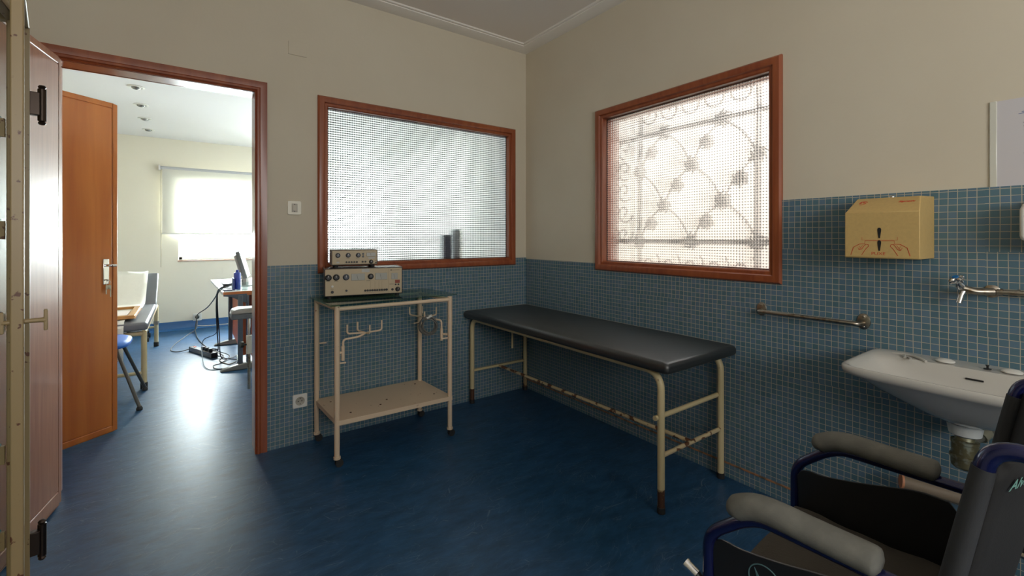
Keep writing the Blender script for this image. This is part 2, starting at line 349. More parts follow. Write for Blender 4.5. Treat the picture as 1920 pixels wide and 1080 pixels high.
def tag(o, label, cat, group=None):
    o['label'] = label; o['category'] = cat
    if group: o['group'] = group
    return o
def thing(name, label, cat, loc=(0, 0, 0), rz=0, group=None):
    o = bpy.data.objects.new(name, None); o.empty_display_size = 0.05; C.objects.link(o); o.location = loc; o.rotation_euler = (0, 0, rz)
    WM[o.name] = Matrix.Translation(loc) @ Matrix.Rotation(rz, 4, 'Z')
    return tag(o, label, cat, group)
def struct(o, label=None):
    o['kind'] = 'structure'
    if label: o['label'] = label
    return o
def sempty(name, loc, rz=0):
    o = bpy.data.objects.new(name, None); C.objects.link(o); o.location = loc; o.rotation_euler = (0, 0, rz)
    WM[o.name] = Matrix.Translation(loc) @ Matrix.Rotation(rz, 4, 'Z'); o['kind'] = 'structure'; return o
def text(body, name, m, parent, M, size, extrude=0.0003, shear=0.0, xs=1.0, bold=0):
    cu = bpy.data.curves.new(name, 'FONT'); cu.body = body; cu.size = size; cu.extrude = extrude; cu.shear = shear; cu.align_x = 'CENTER'; cu.align_y = 'CENTER'; cu.offset = bold
    t = bpy.data.objects.new('tmp', cu); C.objects.link(t); dg = bpy.context.evaluated_depsgraph_get(); dg.update()
    me = bpy.data.meshes.new_from_object(t.evaluated_get(dg)); bpy.data.objects.remove(t)
    S = Matrix.Diagonal((xs, 1, 1, 1)); me.transform(wm(parent).inverted() @ M @ S); me.materials.clear(); me.materials.append(m)
    o = bpy.data.objects.new(name, me); C.objects.link(o); o.parent = parent; WM[o.name] = wm(parent); return o
def frame_axes(o, x, y, z):
    """matrix with origin o and the given axes"""
    x, y, z = Vector(x).normalized(), Vector(y).normalized(), Vector(z).normalized()
    return Matrix(((x.x, y.x, z.x, o[0]), (x.y, y.y, z.y, o[1]), (x.z, y.z, z.z, o[2]), (0, 0, 0, 1)))
def axis_M(o, d):
    z = Vector(d).normalized(); x = z.orthogonal().normalized(); return frame_axes(o, x, z.cross(x), z)

XR, YW = 2.294, 2.969      # right wall, back wall
H0 = 2.80

# ------------------------------------------------------------------ room shell
def wall_with_holes(name, m, fixed, t0, t1, u0, u1, z1, holes, axis, z0=0):
    """a wall slab lying between t0 and t1 on the fixed axis; holes [(u0,u1,z0,z1)]"""
    us = sorted({u0, u1, *[h[0] for h in holes], *[h[1] for h in holes]}); zs = sorted({z0, z1, *[h[2] for h in holes], *[h[3] for h in holes]})
    b = MB()
    for i in range(len(us) - 1):
        for j in range(len(zs) - 1):
            cu, cz = (us[i] + us[i + 1]) / 2, (zs[j] + zs[j + 1]) / 2
            if any(h[0] < cu < h[1] and h[2] < cz < h[3] for h in holes): continue
            if axis == 'X': b.box(us[i], us[i + 1], t0, t1, zs[j], zs[j + 1])
            else: b.box(t0, t1, us[i], us[i + 1], zs[j], zs[j + 1])
    return struct(b.build(name, m, smooth=0))
DX0, DX1, DZ = -0.527, 0.335, 2.112          # doorway hole
W1 = (0.685, 2.145, 1.060, 2.105)           # window 1 hole (x, z)
W2 = (1.000, 2.135, 1.060, 2.090)           # window 2 hole (y, z)
LX = -0.86                                   # left wall
wall_with_holes('wall_back', m_wall, 0, YW, YW + 0.13, LX - 0.12, XR + 0.14, H0 + 0.05, [(DX0, DX1, -1, DZ), W1], 'X')
wall_with_holes('wall_right', m_wall, 0, XR, XR + 0.14, -1.9, YW, H0 + 0.05, [W2], 'Y')
wall_with_holes('wall_left', m_wall, 0, LX - 0.12, LX, -1.9, YW, H0 + 0.05, [], 'Y')
wall_with_holes('wall_front', m_wall, 0, -1.9, -1.78, LX, XR, H0 + 0.05, [(-0.6, 1.4, 1.2, 2.4)], 'X')  # opening behind the camera added for the rear fill lamp
struct(MB().box(-2.3, 3.0, -2.0, 8.0, -0.06, 0).build('floor', m_floor, smooth=0))
struct(MB().box(LX - 0.12, XR + 0.14, -1.9, YW, H0 + 0.02, H0 + 0.10).build('ceiling', m_ceil, smooth=0))
# tile cladding
def cladding(name, m, t0, t1, rects, axis):
    b = MB()
    for (a, c, z0, z1) in rects:
        if axis == 'X': b.box(a, c, t0, t1, z0, z1)
        else: b.box(t0, t1, a, c, z0, z1)
    return struct(b.build(name, m, smooth=0))
cladding('wall_back_tiles', m_tile_x, YW - 0.007, YW, [(0.374, XR, 0.0, 1.040), (0.374, 0.655, 1.040, 1.084), (2.175, XR, 1.040, 1.084)], 'X')
cladding('wall_right_tiles', m_tile_y, XR - 0.007, XR, [(2.166, YW - 0.007, 0.075, 1.074), (0.972, 2.166, 0.075, 1.034), (-1.78, 0.972, 0.075, 1.428)], 'Y')
cladding('baseboard_right', m_tile_y, XR - 0.012, XR, [(-1.78, YW - 0.007, 0.0, 0.072)], 'Y')
m_copper = mat('copper_strip', (0.42, 0.20, 0.10), 0.35, noise=(25, (0.12, 0.08, 0.05), 0.45, 0.6))
struct(MB().box(XR - 0.016, XR, -1.78, YW - 0.007, 0.071, 0.077).build('trim_skirting_strip', m_copper))
# cornice: profile (distance from wall, z) mitred at the corner
def cornice():
    prof = [(0.0, 2.785), (0.020, 2.785), (0.085, 2.803), (0.085, 2.809), (0.100, 2.809), (0.104, 2.812), (0.104, 2.822), (0.0, 2.822)]
    b = MB(); path = [((LX, -1.78), (1, 1)), ((LX, YW), (1, -1)), ((XR, YW), (-1, -1)), ((XR, -1.78), (-1, 1))]
    rings = [[(x + d * sx, y + d * sy, z) for d, z in prof] for (x, y), (sx, sy) in path]
    rings.append(rings[0]); b.loft(rings, False, False)
    return struct(b.build('trim_cornice', m_crown, smooth=20))
cornice()

# casing swept round an opening
def sweep_frame(corners, prof, to3, closed=True):
    """corners [(u,z)] anticlockwise, prof [(outward offset, depth)], to3(u, z, depth)"""
    n = len(corners); b = MB(); rings = []
    for i in range(n):
        u, z = corners[i]
        if closed or 0 < i < n - 1:
            a, c = corners[(i - 1) % n], corners[(i + 1) % n]
            e1 = Vector((u - a[0], z - a[1])).normalized(); e2 = Vector((c[0] - u, c[1] - z)).normalized()
            n1 = Vector((e1.y, -e1.x)); n2 = Vector((e2.y, -e2.x)); off = (n1 + n2) / (1 + n1.dot(n2))
        else:
            a, c = (corners[0], corners[1]) if i == 0 else (corners[-2], corners[-1])
            e = Vector((c[0] - a[0], c[1] - a[1])).normalized(); off = Vector((e.y, -e.x))
        rings.append([to3(u + off.x * d, z + off.y * d, t) for d, t in prof])
    if closed: rings.append(rings[0])
    b.loft(rings, not closed, not closed); return b
def back3(u, z, t): return (u, YW - t, z)
def right3(u, z, t): return (XR - t, u, z)
# door casing on this side and on the far side, and the jamb lining
cas = [(0.0, 0.0), (0.0, 0.010), (0.004, 0.014), (0.008, 0.012), (0.012, 0.020), (0.022, 0.020), (0.028, 0.014), (0.050, 0.018), (0.062, 0.018), (0.062, 0.0)]
path = [(DX1 - 0.022, 0.0), (DX1 - 0.022, DZ - 0.02), (DX0 + 0.022, DZ - 0.02), (DX0 + 0.022, 0.0)]
struct(sweep_frame(path, cas, back3, closed=False).build('trim_door_casing', m_wood, smooth=30))
def back3f(u, z, t): return (u, YW + 0.13 + t, z)
struct(sweep_frame(path, cas, back3f, closed=False).build('trim_door_casing_far', m_wood, smooth=30))
jb = MB(); jb.box(DX1 - 0.022, DX1, YW, YW + 0.13, 0, DZ - 0.02); jb.box(DX0, DX0 + 0.022, YW, YW + 0.13, 0, DZ - 0.02); jb.box(DX0, DX1, YW, YW + 0.13, DZ - 0.02, DZ)

struct(jb.build('trim_door_jamb', m_wood, bevel=0.002))
# windows
def window(name, hole, to3, reed, face):
    u0, u1, z0, z1 = hole; r = sempty(name, to3((u0 + u1) / 2, z0, 0))
    prof = [(-0.030, -0.13), (-0.030, 0.004), (-0.024, 0.010), (-0.012, 0.010), (-0.006, 0.022), (0.010, 0.026), (0.024, 0.024), (0.032, 0.014), (0.032, 0.0), (0.0, 0.0), (0.0, -0.13)]
    sweep_frame([(u0, z0), (u1, z0), (u1, z1), (u0, z1)], prof, to3).build('window_frame', m_wood, r, smooth=30)
    b = MB(); p = [to3(u0 + 0.012, z0 + 0.012, -0.030), to3(u1 - 0.012, z1 - 0.012, -0.036)]
    x = sorted((p[0][0], p[1][0])); y = sorted((p[0][1], p[1][1])); z = sorted((p[0][2], p[1][2]))
    b.box(x[0], x[1], y[0], y[1], z[0], z[1]).build('glass_pane', reed, r, smooth=0)
    # glazing bead on the far side
    sweep_frame([(u0 + 0.03, z0 + 0.03), (u1 - 0.03, z0 + 0.03), (u1 - 0.03, z1 - 0.03), (u0 + 0.03, z1 - 0.03)], [(-0.006, -0.038), (-0.006, -0.050), (0.002, -0.050), (0.002, -0.038)], to3).build('glazing_bead', m_wood, r)
    return r
window('window_1', W1, back3, m_reed_x, 'X')
window('window_2', W2, right3, m_reed_y, 'Y')

# ------------------------------------------------------------------ the room beyond
BW = 7.562; CZ = 2.575; BX0, BX1 = -1.75, 2.30; FY = YW + 0.13
FW = (-0.102, 2.15, 0.943, 2.014)
wall_with_holes('wall_far', m_wall2, 0, BW, BW + 0.25, BX0, BX1 + 0.14, CZ + 0.3, [FW], 'X')
wall_with_holes('wall_far_right', m_wall2, 0, BX1, BX1 + 0.2, FY, BW, CZ + 0.3, [(3.85, 7.3, 0.95, 2.35)], 'Y')  # opening cut for the added side window
wall_with_holes('wall_far_left', m_wall2, 0, BX0 - 0.1, BX0, FY, BW, CZ + 0.3, [], 'Y')
struct(MB().box(BX0, BX1, YW + 0.129, YW + 0.14, DZ + 0.06, CZ + 0.3).build('wall_back_far_face', m_wall2, smooth=0))
struct(MB().box(BX0, LX - 0.12, YW + 0.0, YW + 0.13, 0, CZ + 0.3).build('wall_back_far_side', m_wall2, smooth=0))
struct(MB().box(BX0, BX1, FY, BW, CZ, CZ + 0.08).build('ceiling_far', m_ceil2, smooth=0))
# coved vinyl skirting of the far room
prof = [(0.0, 0.115), (0.004, 0.115), (0.006, 0.05), (0.016, 0.02), (0.05, 0.002), (0.05, 0.0), (0.0, 0.0)]
b = MB(); pth = [((BX0, FY), (1, 1)), ((BX0, BW), (1, -1)), ((BX1, BW), (-1, -1)), ((BX1, FY), (-1, 1))]
b.loft([[(x + d * sx, y + d * sy, z) for d, z in prof] for (x, y), (sx, sy) in pth], True, True)
struct(b.build('baseboard_far', mat('blue_vinyl_skirting', (0.03, 0.12, 0.30), 0.35), smooth=30))
# far window: sill, pane, frame
r = sempty('window_3', (0.8, BW, 0.943))
fr = MB()
for (x0, x1, z0, z1) in ((FW[0], FW[1], FW[2], FW[2] + 0.04), (FW[0], FW[1], FW[3] - 0.04, FW[3]), (FW[0], FW[0] + 0.04, FW[2], FW[3]), (FW[1] - 0.04, FW[1], FW[2], FW[3]), (1.0, 1.04, FW[2], FW[3])):
    fr.box(x0, x1, BW + 0.16, BW + 0.20, z0, z1)
fr.build('window_frame', m_white, r, bevel=0.003)
MB().box(FW[0] + 0.02, FW[1] - 0.02, BW + 0.178, BW + 0.182, FW[2] + 0.02, FW[3] - 0.02).build('glass_pane', m_clear, r, smooth=0)
MB().box(FW[0] - 0.01, FW[1] + 0.01, BW - 0.012, BW + 0.16, 0.925, 0.943).build('window_sill', mat('pink_marble', (0.55, 0.36, 0.28), 0.3), r, bevel=0.002)
r = sempty('window_added_side', (BX1, 5.9, 0.95)); fr = MB()  # assumed window, added to bring the side lamp's light in
for (y0, y1, z0, z1) in ((3.85, 7.3, 0.95, 0.99), (3.85, 7.3, 2.31, 2.35), (3.85, 3.89, 0.95, 2.35), (7.26, 7.3, 0.95, 2.35), (5.55, 5.6, 0.95, 2.35)):
    fr.box(BX1 + 0.1, BX1 + 0.14, y0, y1, z0, z1)
fr.build('window_frame', m_white, r, bevel=0.003)
MB().box(BX1 + 0.118, BX1 + 0.122, 3.87, 7.28, 0.97, 2.33).build('glass_pane', m_clear, r, smooth=0)
t = thing('added_sheer_curtain', 'added white sheer curtain over the added side window, glowing behind the reeded glass', 'curtain', (BX1 - 0.03, 5.6, 0.85))  # cloth added to spread and soften the side lamp
b = MB(); b.loft([[(BX1 - 0.03 + 0.018 * math.sin(i * 1.1) + 0.006 * math.sin(i * 0.37), 3.75 + i * 3.65 / 90, z) for i in range(91)] for z in (0.86, 1.6, 2.42)], False, False, closed=False)
b.build('curtain_cloth', m_sheer, t, solid=0.002, smooth=60)
MB().tube([(BX1 - 0.03, 3.70, 2.43), (BX1 - 0.03, 7.45, 2.43)], 0.012, 10).build('rod', m_white, t)
# roller blind
t = thing('roller_blind', 'white roller blind half lowered over the far window', 'blind', (0.8, BW - 0.05, 1.30))
MB().tube([(-0.30, BW - 0.045, 2.175), (1.45, BW - 0.045, 2.175)], 0.024, 16).build('roller_tube', mat('blind_grey', (0.45, 0.46, 0.48), 0.4), t)
MB().box(-0.315, -0.295, BW - 0.075, BW - 0.001, 2.14, 2.21).build('bracket', m_chrome, t, bevel=0.003)
MB().box(-0.275, 1.43, BW - 0.068, BW - 0.066, 1.31, 2.16).build('blind_sheet', m_blind, t, smooth=0)
MB().tube([(-0.28, BW - 0.067, 1.305), (1.435, BW - 0.067, 1.305)], 0.009, 10).build('bottom_bar', m_white, t)
cb = MB(); cb.tube([(-0.29, BW - 0.055, 2.16), (-0.29, BW - 0.055, 0.86)], 0.003, 6); cb.tube([(-0.283, BW - 0.065, 2.16), (-0.283, BW - 0.065, 0.86)], 0.003, 6)
cb.build('pull_cord', mat('cord_beige', (0.5, 0.46, 0.36), 0.7), t)
# downlights
dl = [(-0.368, 5.12, 'white ceiling downlight nearest the doorway, its bulb tilted'), (-0.378, 5.78, 'white ceiling downlight, second from the doorway'), (-0.388, 6.42, 'white ceiling downlight, third from the doorway'), (-0.392, 7.05, 'white ceiling downlight closest to the far wall')]
first = None
for i, (x, y, lab) in enumerate(dl):
    if first is None:
        first = t = thing('ceiling_downlight', lab, 'light', (x, y, CZ), 0, 'downlights of the far room')
        M = Matrix.Translation((x, y, CZ))
        MB().lathe([(0.060, 0.0), (0.062, -0.006), (0.045, -0.009), (0.038, -0.002), (0.036, 0.0)], M, 28).build('trim_ring', m_white, t)
        MB().lathe([(0.036, -0.001), (0.034, -0.012), (0.022, -0.022), (0.0, -0.026)], M @ Matrix.Rotation(0.25, 4, 'X'), 20).build('bulb', mat('grey_reflector', (0.32, 0.32, 0.3), 0.2, metal=0.6), t)
    else:
        o = first.copy(); C.objects.link(o); o.location = (x, y, CZ); o['label'] = lab
        for ch in list(first.children): c = ch.copy(); C.objects.link(c); c.parent = o
# outside: light-well wall, its floor, iron grille
m_ext = mat('pink_render', (0.78, 0.71, 0.67), 0.9, noise=(3, (0.73, 0.65, 0.61), 0.3, 0.7))
struct(MB().box(4.3, 4.4, -3, 9, -0.5, 3.3).build('wall_outside', m_ext, smooth=0))
struct(MB().box(3.0, 4.3, -3, 9, -0.12, -0.06).build('ground_outside', mat('pale_concrete', (0.55, 0.52, 0.47), 0.9), smooth=0))
# ------------------------------------------------------------------ wrought iron grille beyond window 2
t = thing('window_grille', 'wrought iron grille with scrolls and diagonal bars outside the reeded window', 'grille', (2.62, 1.55, 0.95))
gx = 2.62; gy0, gy1, gz0, gz1 = 0.93, 2.42, 0.90, 2.30
m_gr = mat('grey_wrought_iron', (0.055, 0.05, 0.05), 0.6)
IY0, IY1, IZ0, IZ1 = 1.255, 2.120, 1.225, 1.985
for y in (gy0, IY0, IY1, gy1): MB().box(gx - 0.008, gx + 0.008, y - 0.014, y + 0.014, gz0, gz1).build('upright_bar', m_gr, t)
for z in (gz0, IZ0, IZ1, gz1): MB().box(gx - 0.010, gx + 0.006, gy0, gy1, z - 0.014, z + 0.014).build('cross_bar', m_gr, t)
ny, nz = 4, 3; sy, sz = (IY1 - IY0) / ny, (IZ1 - IZ0) / nz
for y in (gy0, gy1):
    for z in (1.10, 2.10): MB().tube([(XR + 0.14, y, z), (gx, y, z)], 0.008, 8).build('fixing_pin', m_gr, t)
dg_ = MB()
for i in range(ny):
    for j in range(nz):
        y, z = IY0 + i * sy, IZ0 + j * sz
        s_ = 1 if (i + j) % 2 else -1
        a, c = ((y, z), (y + sy, z + sz)) if s_ < 0 else ((y, z + sz), (y + sy, z))
        mid = ((a[0] + c[0]) / 2 + 0.02 * s_, (a[1] + c[1]) / 2 + 0.02)
        dg_.tube(spline([(gx, *a), (gx, *mid), (gx, *c)], 6), 0.0075, 6)
dg_.build('curved_lattice', m_gr, t)
def rosette(cy, cz, r):
    b = MB()
    for k in range(6):
        a = k * PI / 3 + cy * 9
        b.tube([(gx, cy + math.cos(a + q * 0.35) * r * q / 6, cz + math.sin(a + q * 0.35) * r * q / 6) for q in range(0, 7)], [0.006, 0.007, 0.010, 0.012, 0.010, 0.007, 0.004], 6)
    b.lathe([(0.016, -0.01), (0.018, 0.0), (0.012, 0.012), (0, 0.014)], frame_axes((gx, cy, cz), (0, 1, 0), (0, 0, 1), (-1, 0, 0)), 12)
    b.build('rosette', m_gr, t)
for i in range(ny + 1):
    for j in range(nz + 1):
        if (i + j) % 2 == 0: rosette(IY0 + i * sy, IZ0 + j * sz, 0.060)
for i in range(ny):
    for j in range(nz):
        if (i + j) % 2 == 1: rosette(IY0 + (i + 0.5) * sy, IZ0 + (j + 0.5) * sz, 0.055)
def scroll(cy, cz, r, d):
    MB().tube([(gx, cy + math.cos(q * 0.45 * d + cz * 3) * r * (0.15 + q / 16), cz + math.sin(q * 0.45 * d + cz * 3) * r * (0.15 + q / 16)) for q in range(0, 17)], 0.0065, 6).build('scroll', m_gr, t)
for j in range(5):
    for yy, d in ((gy0 + 0.16, 1), (gy1 - 0.15, -1)): scroll(yy, IZ0 + 0.05 + j * 0.165, 0.075, d)
for i in range(5):
    for zz, d in ((IZ0 - 0.16, -1), (IZ1 + 0.15, 1)): scroll(IY0 + 0.09 + i * 0.17, zz, 0.080, d)

# ------------------------------------------------------------------ door leaves
def leaf(root, x0, y0, ang, width, z0, z1, m, lb):
    """slab from hinge point (x0,y0) along ang; side=+1: panel face on the left of the direction"""
    d = Vector((math.cos(ang), math.sin(ang), 0)); nrm = Vector((-d.y, d.x, 0))
    M = frame_axes((x0, y0, 0), d, nrm, (0, 0, 1)); th = 0.034
    b = MB(); b.box(0.0, width, -th / 2 + 0.005, th / 2 - 0.005, z0, z1, M)
    for s in (-1, 1):
        y_ = sorted((s * (th / 2 - 0.006), s * th / 2))
        b.box(0.033, width - 0.033, y_[0], y_[1] - 0.0, z0 + lb + 0.005, z1 - 0.033, M)
    b.build('panel', m, root, bevel=0.002)
    e = MB()
    for (u0, u1, a0, a1) in ((0.0, 0.028, z0, z1), (width - 0.028, width, z0, z1), (0.028, width - 0.028, z0, z0 + lb), (0.028, width - 0.028, z1 - 0.028, z1)):
        e.box(u0, u1, -th / 2, th / 2, a0, a1, M)
    e.build('edge_frame', m, root, bevel=0.004)
    return M
t = struct(sempty('door_1', (-0.475, 2.93, 0)), 'pink-brown veneered door standing open behind the glass cabinet')
a1 = math.atan2(-0.985, -0.17)
leaf(t, -0.497, 2.945, a1, 0.78, 0.012, 2.085, m_leafn, 0.060)
t2 = struct(sempty('door_2', (-1.0, 3.35, 0)), 'orange varnished door standing open in the room beyond')
dd = Vector((0.216, 0.174, 0)).normalized(); hp = Vector((-0.378, 3.846, 0)) - dd * 0.80
M2 = leaf(t2, hp.x, hp.y, math.atan2(dd.y, dd.x), 0.80, 0.012, 2.105, m_leaf, 0.036)
# handle on the camera side (local -y)
hm = MB(); hm.box(0.715, 0.748, -0.024, -0.017, 0.955, 1.115, M2); pl = hm.build('handle_plate', m_chrome, t2, bevel=0.003)
MB().tube([M2 @ Vector(p) for p in curve_fillet([(0.732, -0.02, 1.075), (0.732, -0.055, 1.075), (0.765, -0.058, 1.073)], 0.015)], 0.008, 10).build('lever', m_chrome, pl)
k = thing('key_bunch', 'bunch of keys hanging from the lock of the orange door', 'keys', M2 @ Vector((0.74, -0.03, 0.93)))
kb = MB(); kb.tube([M2 @ Vector((0.735 + 0.014 * math.cos(a), -0.035, 0.965 + 0.016 * math.sin(a))) for a in [i * PI / 8 for i in range(16)]], 0.0013, 6, closed=True)
kb.tube([M2 @ Vector((0.732, -0.02, 0.985)), M2 @ Vector((0.732, -0.045, 0.982))], 0.004, 8); kb.build('ring', m_steel, k)
for q, (dx, l) in enumerate(((-0.006, 0.055), (0.006, 0.075))):
    kk = MB(); kk.box(0.735 + dx - 0.009, 0.735 + dx + 0.009, -0.037, -0.035, 0.925, 0.950, M2); kk.box(0.735 + dx * 2 - 0.003, 0.735 + dx * 2 + 0.003, -0.037, -0.035, 0.95 - l, 0.93, M2); kk.build('key', m_steel, k)

# ------------------------------------------------------------------ glass cabinet by the left wall
t = thing('glass_cabinet', 'rust-spotted cream metal glass cabinet with its door ajar', 'cabinet', (-0.61, 1.55, 0))
cx0, cx1, cy0, cy1, cz0, cz1 = -0.82, -0.423, 1.16, 2.035, 0.15, 1.94
ps = 0.026
for (x, y) in ((cx0, cy0), (cx1 - ps, cy0), (cx0, cy1 - ps), (cx1 - ps, cy1 - ps)):
    MB().box(x, x + ps, y, y + ps, 0, cz1).build('leg_post', m_iron, t, bevel=0.003)
for z, nm_ in ((cz0, 'bottom_rail'), (cz1 - ps, 'top_rail')):
    for q in ((cx0 + ps, cx1 - ps, cy0, cy0 + ps), (cx0 + ps, cx1 - ps, cy1 - ps, cy1), (cx0, cx0 + ps, cy0 + ps, cy1 - ps), (cx1 - ps, cx1, cy0 + ps, cy1 - ps)):
        MB().box(*q, z, z + ps).build(nm_, m_iron, t, bevel=0.002)
MB().box(cx0 + ps, cx1 - ps, cy0 + ps, cy1 - ps, cz0 + 0.004, cz0 + 0.008).build('bottom_panel', m_iron, t)
MB().box(cx0, cx1, cy0, cy1, cz1, cz1 + 0.006).build('top_panel', m_iron, t)
for nm, (a, c, d, e) in {'end_glass': (cx0 + ps, cx1 - ps, cy1 - 0.014, cy1 - 0.010), 'side_glass': (cx0 + ps, cx1 - ps, cy0 + 0.010, cy0 + 0.014), 'rear_glass': (cx0 + 0.010, cx0 + 0.014, cy0 + ps, cy1 - ps)}.items():
    MB().box(a, c, d, e, cz0 + ps, cz1 - ps).build(nm, m_clear, t, smooth=0)
for z in (1.61, 1.30, 1.02, 0.62, 0.36):
    s_ = MB().box(cx0 + 0.03, cx1 - 0.035, cy0 + 0.03, cy1 - 0.03, z, z + 0.006).build('shelf', m_clear, t, smooth=0)
    e = MB(); e.box(cx0 + 0.03, cx1 - 0.035, cy1 - 0.0302, cy1 - 0.0295, z, z + 0.006); e.box(cx1 - 0.0352, cx1 - 0.0345, cy0 + 0.03, cy1 - 0.03, z, z + 0.006); e.build('shelf_edge', m_teal, s_)
    for yy in (cy0 + 0.03, cy1 - 0.042):
        MB().prism([(0, 0), (-0.075, 0), (-0.075, -0.010), (-0.012, -0.055), (0, -0.055)], frame_axes((cx1 - ps, yy, z), (1, 0, 0), (0, 0, 1), (0, -1, 0)), -0.012).build('shelf_bracket', m_iron, s_)
# open door leaf: from the hinge at the far front corner towards the viewer
hx, hy = cx1 + 0.006, cy1 - 0.013; fx, fy = -0.350, 1.630
dv = Vector((fx - hx, fy - hy, 0)); dw = dv.length; dv.normalize(); nv = Vector((-dv.y, dv.x, 0))
Md = frame_axes((hx, hy, 0), dv, nv, (0, 0, 1)); dz0, dz1 = 0.17, 1.925
dr = MB()
for (u0, u1, a0, a1_) in ((0.002, 0.030, dz0, dz1), (dw - 0.030, dw, dz0, dz1), (0.030, dw - 0.030, dz0, dz0 + 0.03), (0.030, dw - 0.030, dz1 - 0.03, dz1)):
    dr.box(u0, u1, -0.008, 0.016, a0, a1_, Md)
door = dr.build('cabinet_door', m_iron, t, bevel=0.003)
MB().box(0.028, dw - 0.028, 0.001, 0.005, dz0 + 0.025, dz1 - 0.025, Md).build('door_glass', m_clear, door, smooth=0)
# weatherstrip of pale metal on the far stile
MB().box(0.030, 0.034, -0.008, 0.003, dz0 + 0.03, dz1 - 0.03, Md).build('glazing_strip', mat('pale_aluminium', (0.6, 0.65, 0.68), 0.25, metal=0.8), door)
for z in (1.67, 0.292):
    p = Md @ Vector((0.004, 0.042, z)); M = Matrix.Translation(p)
    h = MB().lathe([(0, 0.064), (0.007, 0.062), (0.010, 0.057), (0.007, 0.052), (0.0105, 0.050), (0.0105, -0.050), (0.007, -0.052), (0.010, -0.057), (0.007, -0.062), (0, -0.064)], M, 18).build('door_hinge', m_hinge, door)
    MB().box(-0.002, 0.022, 0.014, 0.038, z - 0.036, z + 0.036, Md).build('hinge_leaf', m_hinge, h, bevel=0.002)
# T handles through the free stile
for s, len_ in ((1, 0.038), (-1, 0.014)):
    p0 = Md @ Vector((dw - 0.016, 0.016 if s > 0 else -0.008, 1.037)); n_ = nv * s
    p1 = p0 + n_ * len_
    hd = MB(); hd.tube([p0, p0 + n_ * len_ * 0.7, p1], [0.006, 0.0058, 0.0075], 10)
    hh = hd.build('handle_stem' if s > 0 else 'latch_stem', m_iron, door)
    g_ = MB(); g_.box(-0.0055, 0.0055, -0.004, 0.004, -0.027, 0.027, frame_axes(p1, dv, n_, (0, 0, 1))); g_.build('handle_grip' if s > 0 else 'latch_bar', m_iron, hh, bevel=0.002)

# ------------------------------------------------------------------ instrument trolley
T0 = (0.98, 2.725, 0)
t = thing('instrument_trolley', 'cream painted tubular trolley with a glass top and lower shelf', 'trolley', T0)
legs = {'FL': (0.657, 2.530), 'FR': (1.335, 2.510), 'BL': (0.640, 2.925), 'BR': (1.310, 2.905)}
ZT = 0.865
for k_, (x, y) in legs.items():
    lg = MB().tube([(x, y, 0.052), (x, y, ZT + 0.016)], 0.0145, 16).build('leg', m_cart, t)
    MB().lathe([(0.016, 0.046), (0.019, 0.046), (0.019, 0.058), (0.016, 0.060)], Matrix.Translation((x, y, 0)), 16).build('foot_collar', m_cart, lg)
    cs = MB(); cs.tube([(x + 0.012, y - 0.008, 0.021), (x + 0.012, y + 0.010, 0.021)], 0.021, 20); cs.tube([(x, y, 0.03), (x, y, 0.05)], 0.008, 8); cs.box(x - 0.008, x + 0.018, y - 0.013, y - 0.009, 0.018, 0.042); cs.box(x - 0.008, x + 0.018, y + 0.011, y + 0.015, 0.018, 0.042)
    cs.build('caster', m_rubber, lg)
b = MB(); L = legs
for a, c in (('FL', 'FR'), ('BL', 'BR'), ('FL', 'BL'), ('FR', 'BR')):
    b.tube([(*L[a], ZT - 0.004), (*L[c], ZT - 0.004)], 0.0115, 12)
b.build('top_frame', m_cart, t)
# glass top, turned a little on its frame
gp = [(0.615, 2.488), (1.400, 2.535), (1.370, 2.95), (0.600, 2.93)]
MB().prism([p for p in gp], Matrix.Translation((0, 0, ZT + 0.0165)), 0.008).build('glass_top', m_topglass, t, smooth=0)
sh = MB(); sp_ = [(0.650, 2.515), (1.345, 2.495), (1.322, 2.925), (0.632, 2.945)]
zs = 0.252
sh.prism(sp_, Matrix.Translation((0, 0, zs)), 0.003)
for i in range(4):
    a, c = Vector((*sp_[i], 0)), Vector((*sp_[(i + 1) % 4], 0)); d = (c - a).normalized(); n_ = Vector((-d.y, d.x, 0))
    sh.box(0, (c - a).length, 0, 0.003, zs - 0.022, zs + 0.0, frame_axes(a, d, n_, (0, 0, 1)))
shelf = sh.build('shelf', m_cart, t, smooth=0)
for (x, y) in ((0.75, 2.60), (0.93, 2.62), (0.99, 2.68), (0.70, 2.84), (1.27, 2.60), (1.25, 2.85)):
    MB().lathe([(0.006, zs + 0.003), (0.006, zs + 0.0045), (0.0, zs + 0.005)], Matrix.Translation((x, y, 0)), 10).build('rivet', mat('rust_brown', (0.10, 0.04, 0.02), 0.7), shelf)
# pegs on the legs
for (k_, z, dx, dy) in (('FL', 0.565, 0.045, -0.01), ('BL', 0.60, 0.055, -0.01), ('BR', 0.66, -0.05, -0.012), ('FR', 0.62, -0.055, 0.01)):
    x, y = L[k_]; MB().tube([(x, y, z), (x + dx, y + dy, z)], 0.0045, 8).build('peg', m_cart, t)
